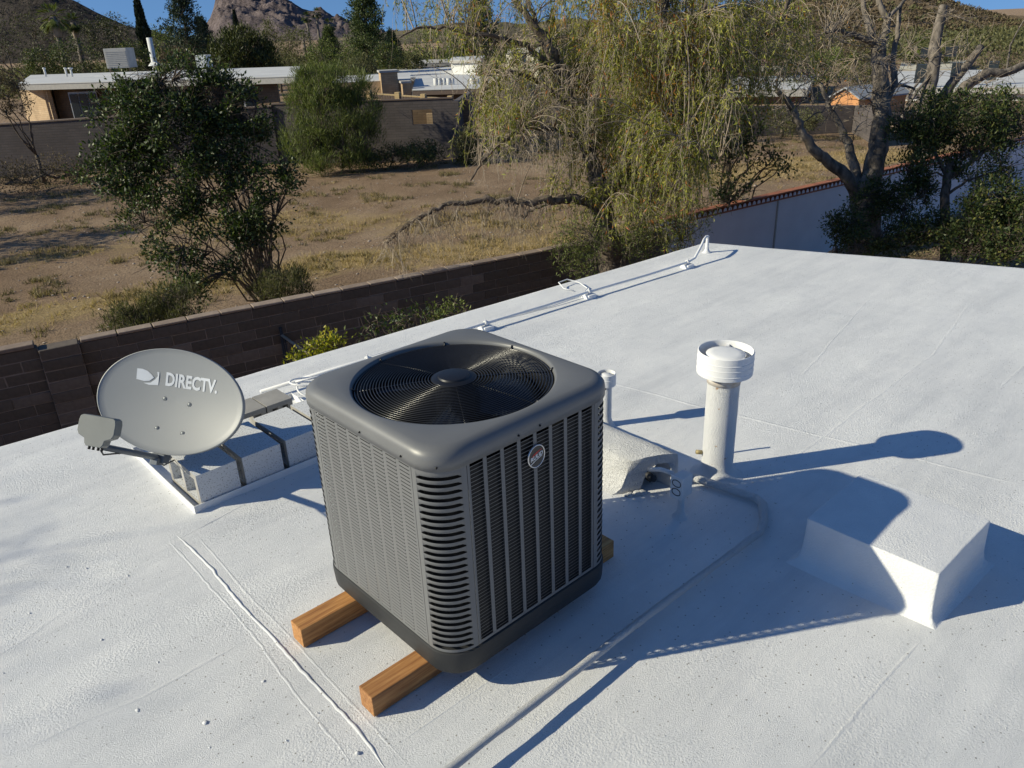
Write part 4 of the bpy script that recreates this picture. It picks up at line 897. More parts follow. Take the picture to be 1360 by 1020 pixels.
# white wall with the tile coping
wa, wb = at(948, 286, -1.42), at(1240, 218, -1.42); WA2 = math.atan2(wb.y-wa.y, wb.x-wa.x)
ww = thing('white_wall', 'white painted wall topped with a row of terracotta tiles, behind the bare tree', 'wall', (wa.x, wa.y, G), WA2)
H2 = 1.58
MB().box((-1.9, 0, -0.3), (17, 0.15, H2)).build('wall_body', M['whitewall'], ww)
for x in (2.05, 6.4, 10.8):
    MB().box((x-0.02, -0.02, -0.3), (x+0.02, 0.001, H2-0.002)).build('wall_joint', M['fascia'], ww)
MB().box((-1.9, -0.02, H2+0.001), (17, 0.17, H2+0.032)).build('coping_rail', M['terracotta'], ww)
MB().box((-1.9, -0.015, H2+0.122), (17, 0.165, H2+0.150)).build('coping_rail', M['terracotta'], ww)
tm = MB(); a_ = np.linspace(0, pi, 9); prof = [(0.062*cos(t), 0.085*sin(t)) for t in a_]+[(0.050*cos(t), 0.073*sin(t)) for t in a_[::-1]]
tm.add([(x, -0.01, z) for x, z in prof]+[(x, 0.16, z) for x, z in prof], [tuple(range(17, -1, -1)), tuple(range(18, 36))]+[(k, (k+1) % 18, 18+(k+1) % 18, 18+k) for k in range(18)]); tmm = tm.mesh('coping_tile', M['terracotta'])
fl = MB(); fl.add([(0.049*cos(t), -0.014, 0.071*sin(t)) for t in a_]+[(0.049*cos(t), 0.14, 0.071*sin(t)) for t in a_], [tuple(range(8, -1, -1)), tuple(range(9, 18))]+[(k, k+1, 10+k, 9+k) for k in range(8)]); flm = fl.mesh('mortar_fill', M['whitewall'])
for k in range(118):
    o = obj('coping_tile', tmm, ww, loc=(-1.8+k*0.152, 0, H2+0.034)); obj('mortar_fill', flm, o)

# ================================================================== yard
# railing
rl = thing('stair_railing', 'dark iron stair railing beside the yellow-green bush', 'railing', at(380, 450, -1.75))
p0 = at(374, 445, -1.75); p1 = Vector((p0.x+0.35, p0.y-1.15, p0.z-0.55)); 
m = MB(); m.tube([p0-rl.location, p1-rl.location], 0.022, 8); m.build('handrail', M['twig'], rl)
m = MB(); m.tube([Vector((0, 0, -1.3))+p0-rl.location, p0-rl.location+Vector((0, 0, 0.12))], 0.022, 8); m.build('railing_post', M['ironrail'], rl)
for k in range(10):
    p = p0.lerp(p1, (k+0.5)/10)-rl.location; m = MB(); m.tube([p, p-Vector((0, 0, 0.85))], 0.009, 6); m.build('baluster', M['ironrail'], rl)
clump_tree('garden_shrub', 'bright yellow-green shrub in the yard beside the iron railing', 'shrub', gat(430, 9.3), [(pd(437, 474, 9.3), (0.26, 0.25, 0.26)), (pd(432, 460, 9.2), (0.12, 0.1, 0.12)), (pd(452, 458, 9.2), (0.07, 0.07, 0.16)), (pd(398, 492, 9.1), (0.22, 0.2, 0.2))], 'lf_citrus', 60, 30, 0.13, 0.055, 0.026, 6, 0.02, seed=21)
clump_tree('garden_shrub', 'dark shrub with small leaves against the brown wall behind the air conditioner', 'shrub', gat(525, 9.9), [(pd(512, 436, 9.9), (0.38, 0.3, 0.24)), (pd(548, 428, 9.9), (0.33, 0.3, 0.20))], 'lf_glossy', 26, 18, 0.14, 0.06, 0.026, 6, 0.02, seed=22)
clump_tree('garden_shrub', 'small green shrub peeking over the roof edge below the drooping branches', 'shrub', gat(592, 10.4), [(pd(592, 415, 10.4), (0.30, 0.25, 0.12))], 'lf_feather', 30, 22, 0.12, 0.05, 0.024, 5, 0.02, seed=23)

# ------------------------------------------------------------------ the dark glossy tree at the left
dA = 13.3; bA = gat(308, dA); bA.z = G
clump_tree('leafy_tree', 'dark green many-stemmed tree with glossy leaves behind the wall at the left', 'tree', bA,
    [E_img(235, 150, dA, 82, 62), E_img(175, 165, dA, 48, 48), E_img(255, 105, dA, 50, 26), E_img(200, 108, dA-0.3, 34, 22), E_img(168, 222, dA, 55, 33), E_img(210, 275, dA, 62, 30), E_img(300, 140, dA+0.3, 48, 36), E_img(330, 155, dA, 32, 34),
     E_img(270, 235, dA, 55, 45), E_img(240, 330, dA-0.2, 42, 34), E_img(365, 240, dA, 30, 28), E_img(250, 380, dA-0.4, 30, 24), E_img(335, 290, dA, 30, 42), E_img(300, 330, dA, 30, 40), E_img(365, 290, dA, 18, 22), E_img(320, 215, dA, 30, 26)],
    'lf_glossy', 620, 78, 0.25, 0.066, 0.034, 46, 0.05, 'bark', 31, 0.25, 0.2, trunk_h=0.04, twigm='twigdark', bare=200)
clump_tree('dry_shrub', 'olive green twiggy shrub at the foot of the dark tree, left side', 'shrub', gat(195, 12.2), [(pd(192, 424, 12.2), (0.62, 0.5, 0.30)), (pd(232, 408, 12.2), (0.45, 0.4, 0.36)), (pd(168, 432, 12.1), (0.35, 0.35, 0.25))], 'lf_olive', 190, 60, 0.16, 0.075, 0.011, 10, 0.015, seed=33, up=1.3, shell=0.2)
clump_tree('dry_shrub', 'grey-green upright shrub at the right foot of the dark tree', 'shrub', gat(378, 13.2), [(pd(378, 380, 13.2), (0.50, 0.4, 0.32)), (pd(352, 372, 13.4), (0.3, 0.3, 0.25))], 'lf_olive', 110, 50, 0.15, 0.07, 0.012, 8, 0.015, seed=34, up=1.3, shell=0.2)

# ------------------------------------------------------------------ the drooping tree in the middle
D0 = 12.9; bW = gat(812, D0)
def PL(*a): return [pd(u, v, D0+dd) for u, v, dd in a]
limbs = [(PL((812, 425, 0), (808, 345, 0), (803, 290, 0), (799, 262, 0)), 0.24, 0.17),
    (PL((799, 262, 0), (790, 225, .1), (775, 180, .2), (760, 140, .2), (745, 90, .3), (725, 50, .3), (690, 10, .2), (660, -40, .2)), 0.15, 0.04),
    (PL((800, 265, 0), (830, 220, -.2), (850, 170, -.3), (870, 100, -.2), (880, 30, 0), (890, -60, 0)), 0.15, 0.05),
    (PL((830, 225, -.2), (880, 165, .3), (930, 125, .5), (960, 108, .5), (1003, 70, .5), (1040, 20, .4), (1060, -40, .4)), 0.10, 0.04),
    (PL((803, 285, 0), (785, 270, -.2), (765, 264, -.3), (735, 265, -.4), (700, 268, -.5), (672, 266, -.6), (640, 265, -.6), (600, 270, -.7), (570, 282, -.8), (540, 300, -.8), (515, 322, -.8)), 0.085, 0.012),
    (PL((738, 265, -.4), (715, 275, -.3), (695, 288, -.2), (688, 286, -.2)), 0.035, 0.015),
    (PL((775, 185, .2), (740, 172, 0), (700, 170, -.3), (668, 188, -.4), (640, 215, -.5), (625, 240, -.5)), 0.05, 0.012),
    (PL((765, 150, .2), (720, 110, -.2), (680, 95, -.4), (645, 120, -.5), (630, 150, -.5)), 0.05, 0.012),
    (PL((745, 100, .3), (700, 60, 0), (650, 48, -.3), (600, 38, -.4), (555, 36, -.5), (530, 50, -.5)), 0.05, 0.012),
    (PL((745, 110, .3), (722, 60, .6), (700, 0, .8), (690, -50, .9)), 0.05, 0.02),
    (PL((870, 110, -.2), (830, 60, -.8), (800, 10, -1.0), (790, -50, -1)), 0.05, 0.02),
    (PL((870, 100, -.2), (910, 60, -.9), (935, 10, -1.0), (950, -50, -1)), 0.05, 0.02),
    (PL((850, 170, -.3), (890, 190, -1), (930, 200, -1.3), (955, 215, -1.4)), 0.04, 0.012),
    (PL((792, 360, -.4), (790, 330, -.4), (788, 300, -.3), (790, 280, -.1)), 0.02, 0.012),
    (PL((820, 420, -.1), (828, 350, -.2), (850, 300, -.3), (870, 250, -.5)), 0.07, 0.02)]
wt = thing('drooping_tree', 'large tree with long hanging yellow-green foliage and grey twigs behind the roof edge', 'tree', bW)
m = MB(); SK = []; rW = np.random.default_rng(41); bWn = np.array(bW)
for pts, r0_, r1_ in limbs:
    P = np.array([list(p) for p in pts]); q = np.concatenate([np.linspace(P[i], P[i+1], 6)[:-1] for i in range(len(P)-1)]+[P[-1:]]); q = wob(q, r0_*0.15+0.01, rW)
    m.tube([Vector(x-bWn) for x in q], list(np.linspace(r0_, r1_, len(q))*rW.uniform(0.9, 1.12, len(q))), 9); SK.append(q)
m.build('trunk', M['bark'], wt); SK = np.concatenate(SK)
def region(n, u0, u1, v0, v1, dd): return [(rW.uniform(u0, u1), rW.uniform(v0, v1), D0+rW.normal()*dd) for _ in range(n)]
BO = [(110, 775, 980, -80, 60, 1.2, 13, 338), (120, 770, 975, 50, 165, 1.1, 13, 338), (80, 815, 955, 150, 235, 1.0, 12, 338), (24, 560, 770, -60, 20, 1.0, 8, 120), (26, 635, 790, 40, 150, 1.0, 8, 250), (7, 520, 640, -30, 50, .7, 7, 90),
      (14, 735, 800, 180, 262, .6, 9, 322), (34, 970, 1085, -50, 70, 1.0, 9, 190), (16, 622, 700, 95, 160, .6, 9, 225), (26, 820, 935, 225, 285, .8, 10, 340), (12, 985, 1030, 60, 130, .8, 8, 200)]
bare = region(440, 630, 800, 80, 215, 1.0)+region(220, 780, 980, -40, 200, 1.3)+region(70, 560, 700, -10, 90, .8)+region(60, 970, 1080, 0, 110, .8)
tw = Twigs(); LP = []; LD = []; YP = []; YD = []
def strand(u, v, d, leaf, ln, droop=1.0, lowlim=338):
    p = np.array(pd(u, v, d)); i = np.argmin(np.linalg.norm(SK-p, axis=1)); a = SK[i]; dist = np.linalg.norm(a-p)
    if dist > 0.25: 
        if dist < 1.3 and rW.uniform() < 0.6: tw.add(bez(a, (a+p)/2+np.array([0, 0, 0.28*dist]), p, 7)-bWn, 0.011, 0.004)
    out = nrm((p-a)*np.array([1, 1, 0.0])+rW.normal(size=3)*0.25); 
    n = 8; t = np.linspace(0, 1, n)[:, None]; q = p+out*0.32*ln*np.sin(t*1.6)*rW.uniform(0.2, 1.1)+np.array([0, 0, -1.])*ln*(t**(1.35))*droop+np.array([0, 0, 0.14*ln])*np.sin(t*3.0)+rW.normal(size=(n, 3))*0.014
    tw.add(q-bWn, 0.0042, 0.0016)
    for _ in range(0 if leaf else 3):
        k = rW.integers(1, n-1); e = q[k]+rW.normal(size=3)*0.09*ln*2+np.array([0, 0, -0.22*ln]); tw.add(bez(q[k], q[k]+(e-q[k])*0.5+rW.normal(size=3)*0.04, e, 4)-bWn, 0.0028, 0.0014)
    if leaf:
        m_ = int(26*ln*leaf); tt = rW.uniform(0.12, 1, m_)**0.8*(n-1); k = np.minimum(tt.astype(int), n-2); f = (tt-k)[:, None]
        P = q[k]*(1-f)+q[k+1]*f; D = nrm(rW.normal(size=(m_, 3))*0.55+np.array([0, 0, -1.0]))
        orange = (rW.uniform() < 0.05) or (abs(u-905) < 40 and abs(v-70) < 45 and rW.uniform() < 0.40)
        (YP if orange else LP).append(P); (YD if orange else LD).append(D)
def bough(u, v, d, ns, lim):
    p = np.array(pd(u, v, d)); k = np.argmin(np.linalg.norm(SK-p, axis=1)+rW.uniform(0, 0.8, len(SK))); a = SK[k]; dist = max(0.5, np.linalg.norm(a-p)); 
    if dist > 2.2: a = p+(a-p)*2.2/dist; dist = 2.2
    q = bez(a, (a+p)/2+np.array([0, 0, 0.38*dist])+rW.normal(size=3)*0.12*dist, p, 12); tw.add(q-bWn, 0.013, 0.004)
    dens = rW.uniform(0.35, 1.6); yel = (rW.uniform() < 0.05) or (abs(u-905) < 45 and abs(v-70) < 50 and rW.uniform() < 0.5) or (abs(u-830) < 60 and v < 20 and rW.uniform() < 0.25)
    for _ in range(ns):
        j = rW.integers(4, 12); s0 = q[j]+rW.normal(size=3)*np.array([.09, .09, .05]); out = nrm(rW.normal(size=3)*np.array([1, 1, 0.3])+nrm(p-a)*0.6); ln = rW.uniform(0.18, 1.0)**1.1*1.0
        vv = 510-FPX*((s0-CAM)@CU)/((s0-CAM)@CF); ln = min(ln, max(0.15, (lim+rW.uniform(-28, 4)-vv)*d/FPX))
        n = 7; t = np.linspace(0, 1, n)[:, None]; w_ = s0+out*ln*rW.uniform(0.15, 0.65)*t**0.8+np.array([0, 0, -1.])*ln*t**1.5+rW.normal(size=(n, 3))*0.012
        tw.add(w_-bWn, 0.0034, 0.0014); m_ = int(30*ln*dens+3); tt = rW.uniform(0.05, 1, m_)*(n-1); kk = np.minimum(tt.astype(int), n-2); f = (tt-kk)[:, None]; P = w_[kk]*(1-f)+w_[kk+1]*f+rW.normal(size=(m_, 3))*0.012
        D = nrm(rW.normal(size=(m_, 3))*0.75+np.array([0, 0, -0.9])+out*0.3); (YP if yel else LP).append(P); (YD if yel else LD).append(D)
for (nb, u0, u1, v0, v1, dd, ns, lim) in BO:
    for (u, v, d) in region(nb, u0, u1, v0, v1, dd): bough(u, v, d, ns, lim)
for u, v, d in bare: strand(u, v, d, 0, rW.uniform(0.3, 0.9), rW.uniform(0.1, 0.9))
lowb = np.array([list(p) for p in PL((735, 265, -.4), (700, 268, -.5), (672, 266, -.6), (640, 265, -.6), (600, 270, -.7), (570, 282, -.8), (540, 300, -.8), (515, 322, -.8))])
for _ in range(150):
    k = rW.integers(0, len(lowb)-1); p = lowb[k]+(lowb[k+1]-lowb[k])*rW.uniform(); ln = rW.uniform(0.3, 0.95); dr = np.array([rW.normal()*0.35-0.2, rW.normal()*0.4, -rW.uniform(0.5, 1.2)])
    q = bez(p, p+np.array([rW.normal()*0.15-0.1, 0, 0.1]), p+nrm(dr)*ln, 7)+rW.normal(size=(7, 3))*0.012; tw.add(q-bWn, 0.006, 0.002)
    for _ in range(4): j = rW.integers(1, 6); e = q[j]+rW.normal(size=3)*0.12+np.array([0, 0, -0.15]); tw.add(bez(q[j], (q[j]+e)/2+rW.normal(size=3)*0.03, e, 4)-bWn, 0.003, 0.0014)
obj('twigs', tw.mesh('twigs', M['twig']), wt, 'stuff')
V, F = leaf_mesh(np.concatenate(LP)-bWn, np.concatenate(LD), 0.085, 0.0150, rW, 0.15); obj('foliage', mesh_np('foliage', V, F, M['lf_willow']), wt, 'stuff')
V, F = leaf_mesh(np.concatenate(YP)-bWn, np.concatenate(YD), 0.10, 0.014, rW, 0.15); o = obj('foliage', mesh_np('foliage', V, F, M['lf_yellow']), wt, 'stuff'); o['label'] = 'orange-tinged hanging leaves'
clump_tree('garden_shrub', 'low feathery green shrub under the drooping tree at the roof edge', 'shrub', gat(775, 12.2), [(pd(770, 330, 12.2), (0.42, 0.4, 0.5)), (pd(850, 322, 12.3), (0.55, 0.4, 0.38)), (pd(905, 305, 12.4), (0.45, 0.4, 0.35))], 'lf_feather', 150, 40, 0.2, 0.06, 0.012, 8, 0.02, seed=35, up=0.5, shell=0.1)

# dark oak-like tree right of it
dK = 15.5
clump_tree('leafy_tree', 'small dark-leaved tree filling the gap right of the drooping tree', 'tree', gat(975, dK), [E_img(985, 170, dK, 32, 28), E_img(965, 200, dK, 28, 35), E_img(1010, 215, dK, 22, 16), E_img(985, 245, dK, 22, 16), E_img(1035, 222, dK-.3, 16, 12), E_img(955, 262, dK, 20, 20)],
    'lf_dark', 90, 34, 0.20, 0.075, 0.04, 14, 0.07, 'bark', 36, 0.0, 0.3, twigm='twigdark', trunk_h=0.35, bare=60)

# ------------------------------------------------------------------ the bare tree
dB = 15.6; bB = gat(1148, dB)
def PB(*a): return [pd(u, v, dB+dd) for u, v, dd in a]
bl = [(PB((1148, 420, 0), (1148, 335, 0), (1150, 300, 0), (1147, 262, 0), (1145, 245, 0)), 0.34, 0.26),
    (PB((1150, 262, 0), (1160, 225, .1), (1167, 190, .1), (1172, 150, .1), (1170, 110, .1), (1167, 70, .1), (1166, 58, .1)), 0.21, 0.13),
    (PB((1140, 262, 0), (1128, 238, -.2), (1105, 218, -.3), (1085, 203, -.4), (1068, 182, -.5), (1058, 160, -.5), (1050, 140, -.5), (1030, 118, -.5)), 0.14, 0.05),
    (PB((1143, 258, 0), (1135, 222, .3), (1125, 190, .5), (1118, 172, .6), (1100, 140, .6), (1090, 110, .7)), 0.12, 0.04),
    (PB((1166, 62, .1), (1150, 52, 0), (1132, 46, 0), (1114, 40, -.1), (1095, 44, -.2)), 0.07, 0.03),
    (PB((1167, 62, .1), (1176, 45, .1), (1178, 25, .1), (1168, 5, .1), (1160, -30, .1)), 0.09, 0.05),
    (PB((1178, 24, .1), (1195, 8, .2), (1215, -12, .3)), 0.045, 0.02),
    (PB((1158, 52, .1), (1150, 20, .3), (1142, -20, .3)), 0.075, 0.04),
    (PB((1175, 140, .1), (1188, 110, .3), (1186, 80, .4), (1192, 40, .4), (1196, 5, .4)), 0.08, 0.035),
    (PB((1172, 135, .1), (1182, 118, .2), (1196, 112, .3), (1215, 118, .3)), 0.05, 0.02)]
clump_tree('bare_tree', 'big mostly bare grey tree forking in front of the white tiled wall', 'tree', bB, [E_img(1120, 60, dB, 75, 70), E_img(1175, 110, dB, 55, 60), E_img(1060, 120, dB, 50, 50), E_img(1120, 150, dB, 40, 30)],
    'lf_yellow', 70, 5, 0.22, 0.06, 0.02, 40, 0.035, 'barkgrey', 51, 0.3, 0.1, limbs=bl, twigm='twig', bare=330)
dE = 14.6
bl = [(PB((1256, 420, -1), (1256, 335, -1), (1254, 280, -1), (1258, 235, -1), (1262, 215, -1)), 0.11, 0.07),
    (PB((1262, 235, -1), (1290, 215, -1), (1320, 190, -.9), (1350, 165, -.8)), 0.05, 0.02), (PB((1258, 235, -1), (1240, 200, -1), (1235, 170, -1)), 0.04, 0.02), (PB((1256, 260, -1), (1285, 240, -1.2), (1330, 225, -1.3)), 0.03, 0.015)]
clump_tree('leafy_tree', 'dense dark green tree in front of the white wall at the right edge', 'tree', gat(1256, dE), [E_img(1235, 165, dE, 52, 40), E_img(1285, 165, dE, 55, 42), E_img(1345, 160, dE, 50, 42), E_img(1215, 205, dE, 35, 26), E_img(1310, 215, dE, 60, 32), E_img(1260, 140, dE, 40, 18), E_img(1200, 170, dE, 25, 22)],
    'lf_dark', 330, 50, 0.21, 0.072, 0.030, 26, 0.05, 'bark', 52, 0.5, 0.35, limbs=bl, twigm='twigdark')
bl = [(PB((1240, 330, 6), (1236, 300, 6), (1232, 200, 6), (1228, 140, 6), (1238, 95, 6), (1242, 60, 6), (1248, 30, 6), (1253, 8, 6)), 0.24, 0.11),
    (PB((1232, 200, 6), (1245, 140, 6.1), (1262, 112, 6.2), (1283, 88, 6.2), (1303, 62, 6.2)), 0.17, 0.10),
    (PB((1240, 190, 6), (1265, 135, 5.9), (1288, 110, 5.9), (1312, 97, 5.9), (1336, 97, 5.9), (1375, 80, 5.9)), 0.16, 0.10),
    (PB((1336, 97, 5.9), (1342, 60, 5.9), (1358, 30, 5.9), (1370, 10, 5.9)), 0.028, 0.012), (PB((1228, 150, 6), (1205, 130, 6), (1222, 105, 6), (1248, 78, 6)), 0.045, 0.02), (PB((1190, 175, 5.7), (1205, 140, 5.8), (1235, 100, 5.9), (1250, 72, 6)), 0.05, 0.03), (PB((1240, 90, 6), (1215, 70, 6), (1200, 45, 6)), 0.03, 0.01)]
clump_tree('broken_tree', 'grey tree with snapped-off limbs rising behind the dark tree at the right', 'tree', gat(1240, dB+6.0), [E_img(1255, 60, dB+6.0, 70, 55), E_img(1310, 100, dB+6.0, 50, 30)], 'lf_olive', 60, 6, 0.2, 0.05, 0.02, 26, 0.02, 'barkgrey', 53, 0.3, 0.1, limbs=bl, twigm='twig', bare=170)
clump_tree('garden_shrub', 'dark leafy shrub round the foot of the bare tree', 'shrub', gat(1140, 14.6), [E_img(1125, 300, 14.6, 28, 26), E_img(1160, 260, 14.8, 32, 24), E_img(1200, 265, 14.8, 36, 30), E_img(1195, 310, 14.2, 42, 22), E_img(1150, 325, 14.2, 40, 16), E_img(1240, 305, 14.0, 36, 22), E_img(1222, 238, 14.8, 30, 20)], 'lf_dark', 290, 52, 0.19, 0.06, 0.028, 16, 0.03, seed=54, shell=0.1, trunk_h=0.1)
clump_tree('garden_shrub', 'green leafy shrub below the dark tree at the right edge of the roof', 'shrub', gat(1320, 13.2), [E_img(1315, 275, 13.4, 48, 34), E_img(1360, 290, 13.2, 40, 45), E_img(1285, 315, 13.2, 36, 22), E_img(1340, 325, 12.8, 45, 22)], 'lf_dark', 240, 56, 0.2, 0.065, 0.03, 16, 0.03, seed=55, shell=0.1, trunk_h=0.1)
# leaf litter mound under them
tag(obj('ground_litter', tufts(np.stack([r.uniform(12, 22, 1500), r.uniform(0, 5.2, 1500)], 1), 10, 0.09, 2.5, 0.02, 'tuft', 'x', 'x').data, kind='stuff'), 'brown leaf litter on the ground beneath the shrubs at the right', 'litter')
for o in [o for o in COL.objects if o.name.startswith('x')]: bpy.data.objects.remove(o)

# ================================================================== beyond the field
def wall_line(name, label, u0, v0, d0, u1, v1, d1, th, mat, cap=None):
    a, b = pd(u0, v0, d0), pd(u1, v1, d1); z = [a.z-G, b.z-G]; t = thing(name, label, 'wall', (a.x, a.y, G)); dx = Vector((b.x-a.x, b.y-a.y, 0)); n_ = Vector((-dx.y, dx.x, 0)).normalized()*th
    q = [Vector((0, 0, 0)), dx, dx+n_, n_]; V = [(*p.xy, -0.3) for p in q]+[(*p.xy, zz) for p, zz in zip(q, (z[0], z[1], z[1], z[0]))]
    m = MB(); m.add(V, [(3, 2, 1, 0), (4, 5, 6, 7), (0, 1, 5, 4), (1, 2, 6, 5), (2, 3, 7, 6), (3, 0, 4, 7)]); m.build('wall_body', M[mat], t)
    if cap:
        q2 = [p-n_*0.15*(1 if i < 2 else -1) for i, p in enumerate(q)]; V = [(*p.xy, zz+0.002) for p, zz in zip(q2, (z[0], z[1], z[1], z[0]))]+[(*p.xy, zz+0.06) for p, zz in zip(q2, (z[0], z[1], z[1], z[0]))]
        m = MB(); m.add(V, [(3, 2, 1, 0), (4, 5, 6, 7), (0, 1, 5, 4), (1, 2, 6, 5), (2, 3, 7, 6), (3, 0, 4, 7)]); m.build('wall_cap', M[cap], t)
    return t, a, b
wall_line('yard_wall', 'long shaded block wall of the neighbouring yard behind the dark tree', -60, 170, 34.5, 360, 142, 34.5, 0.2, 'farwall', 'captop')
# wall with the square opening
a, b = pd(360, 140, 34.6), pd(601, 131, 34.0); t = thing('yard_wall', 'shaded block wall with a square opening at the end of the neighbouring yard', 'wall', (a.x, a.y, G))
L_ = (Vector((b.x, b.y, 0))-Vector((a.x, a.y, 0))).length; ang = math.atan2(b.y-a.y, b.x-a.x); t.rotation_euler = (0, 0, ang); zt = b.z-G
x0, x1 = L_*(546-360)/241, L_*(573-360)/241; z0_, z1_ = pd(560, 167, 34.1).z-G, pd(560, 146, 34.1).z-G
for lo, hi in (((0, 0, -0.3), (x0, 0.2, zt)), ((x1, 0, -0.3), (L_, 0.2, zt)), ((x0, 0, -0.3), (x1, 0.2, z0_)), ((x0, 0, z1_), (x1, 0.2, zt))): MB().box(lo, hi).build('wall_body', M['farwall'], t)
MB().box((0, -0.03, zt+0.002), (L_, 0.23, zt+0.05)).build('wall_cap', M['fasciadark'], t)
MB().box((L_+0.003, -0.05, -0.3), (L_+0.25, 6, zt-0.1)).build('wall_return', M['farwall'], t)
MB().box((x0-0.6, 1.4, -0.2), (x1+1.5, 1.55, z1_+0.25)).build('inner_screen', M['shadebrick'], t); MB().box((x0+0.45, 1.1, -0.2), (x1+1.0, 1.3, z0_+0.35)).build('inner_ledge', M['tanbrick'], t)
wall_line('yard_wall', 'distant brown yard wall seen through the bare tree at the right', 985, 141, 37.5, 1135, 140, 37.5, 0.2, 'farwall')
wall_line('yard_wall', 'shaded side stretch of the distant wall beneath the shed', 1135, 140, 37.6, 1172, 139, 33.0, 0.2, 'farwall')
wall_line('yard_wall', 'low wall beyond the dry field behind the right-hand trees', 1172, 150, 40, 1420, 150, 40, 0.2, 'farwall')
wall_line('yard_wall', 'dark yard wall seen behind the drooping tree', 640, 125, 41, 985, 138, 39, 0.2, 'farwall')

def prism_house(name, label, pts, zr, slab=0.25, over=0.5, wallm='tanbrick', roofm='farwhite', cat='house', fas='fascia', group=None):
    P = [Vector((p.x, p.y, 0)) for p in pts]; c_ = sum(P, Vector())/len(P); t = thing(name, label, cat, (c_.x, c_.y, G), group=group)
    area = sum(P[i].x*P[(i+1) % len(P)].y-P[(i+1) % len(P)].x*P[i].y for i in range(len(P)))
    if area < 0: P = P[::-1]
    q = [(p-c_) for p in P]; qi = [p*(1-over/max(p.length, 0.1)) for p in q]
    MB().prism([p.xy[:] for p in q], zr-G-0.04, zr-G).build('roof', M[roofm], t); MB().prism([(p*0.996).xy[:] for p in q], zr-G-slab, zr-G-0.042).build('fascia_board', M[fas], t)
    MB().prism([p.xy[:] for p in qi], -0.2, zr-G-slab-0.002).build('wall', M[wallm], t); return t, c_
# left house
zr = 0.52; fl_, fr_, br_, bl_ = at(18, 107, zr), at(400, 104.5, zr), at(408, 98, zr), at(45, 98.5, zr)
fl_ = pd(22, 107, 41); fr_ = pd(392, 104, 37.5); zr = 0.5; bl_ = pd(40, 97, 54); br_ = pd(400, 97, 50)
for p in (fl_, fr_, bl_, br_): p.z = 0
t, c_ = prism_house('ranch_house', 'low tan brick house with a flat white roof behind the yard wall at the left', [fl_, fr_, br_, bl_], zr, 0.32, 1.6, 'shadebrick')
def hp(u, d): p = pd(u, 100, d); return Vector((p.x-c_.x, p.y-c_.y, 0))
def quadwall(name, mat, p, q, z0, z1, th=0.15, par=None):
    n_ = Vector((-(q-p).y, (q-p).x, 0)).normalized()*th; m = MB(); m.prism([p.xy[:], q.xy[:], (q+n_).xy[:], (p+n_).xy[:]], z0, z1); return m.build(name, M[mat], par)
quadwall('lit_wing_wall', 'tanbrick', hp(20, 44), hp(56, 41.2), -0.2, 3.15, 0.2, t); quadwall('wing_wall', 'tanbrick', hp(57, 41.3), hp(72, 43.5), -0.2, 3.15, 0.2, t)
w1 = quadwall('window', 'frame', hp(84, 40.9), hp(122, 40.9), 1.1, 3.0, 0.05, t)
for k in range(3): quadwall('pane', 'darkglass', hp(85+12.3*k, 40.84), hp(95.6+12.3*k, 40.84), 1.2, 2.9, 0.04, w1)
w1 = quadwall('window', 'frame', hp(318, 38.8), hp(342, 38.8), 1.9, 3.0, 0.05, t); quadwall('pane', 'darkglass', hp(320, 38.74), hp(329.5, 38.74), 2.0, 2.9, 0.04, w1); quadwall('pane', 'darkglass', hp(330.5, 38.74), hp(340, 38.74), 2.0, 2.9, 0.04, w1)
quadwall('door', 'cream', hp(345, 38.8), hp(362, 38.8), 0.3, 3.0, 0.05, t)
def roofbox(name, label, u0, u1, vt, vb, d, mat, cat, tilt=0.0, depth=1.0, louv=False):
    a, b = pd(u0, vb, d), pd(u1, vb, d); ht = (pd(u0, vt, d)-a).length; wd = (b-a).length; t = thing(name, label, cat, a, math.atan2(b.y-a.y, b.x-a.x)); bb = MB().box((0, 0, 0.08), (wd, depth, ht), bev=0.02).build('housing', M[mat], t)
    if louv:
        for k in range(9): MB().box((0.06, -0.02, 0.16+k*(ht-0.26)/9), (wd-0.06, -0.001, 0.16+(k+0.55)*(ht-0.26)/9)).build('louver_slat', M['fascia'], bb)
        for x in (0.05, wd-0.1): MB().box((x, 0.1, -0.15), (x+0.06, 0.16, 0.078)).build('leg', M['fasciadark'], t)
    return t
roofbox('evaporative_cooler', 'boxy pale rooftop cooler on the left house', 143, 173, 67, 93, 47, 'cooler', 'rooftop cooler', louv=True, depth=1.1)
roofbox('roof_unit', 'small white box on the left house roof beside the round juniper', 262, 276, 75, 92, 49, 'stuccowhite', 'rooftop box')
for i, (u, l_) in enumerate(((60, 'leftmost small vent on the roof of the left house'), (88, 'middle small vent on the roof of the left house'), (95, 'vent with a T-shaped top on the roof of the left house'))):
    a = pd(u, 97, 46); t = thing('roof_vent', l_, 'roof vent', a, group='small vents on the left house roof'); MB().tube([(0, 0, -0.2), (0, 0, 0.24)], 0.06, 8).build('pipe', M['stuccowhite'], t); MB().lathe([(0.0001, 0.30), (0.09 if i < 2 else 0.14, 0.29), (0.09 if i < 2 else 0.14, 0.22), (0.05, 0.2)], 10).build('cap', M['stuccowhite'], t)
pp = thing('flue_pipe', 'tall pale flue pipe leaning in front of the slim cypress', 'flue', gat(200, 56)); zt_ = pd(196, 50, 56).z-G; MB().tube([(0, 0, 0), (0, 0, zt_)], 0.2, 10).build('pipe', M['stuccowhite'], pp); MB().lathe([(0.45, 3.7), (0.22, 3.95), (0.2, 3.7)], 12).build('flashing', M['stuccowhite'], pp)

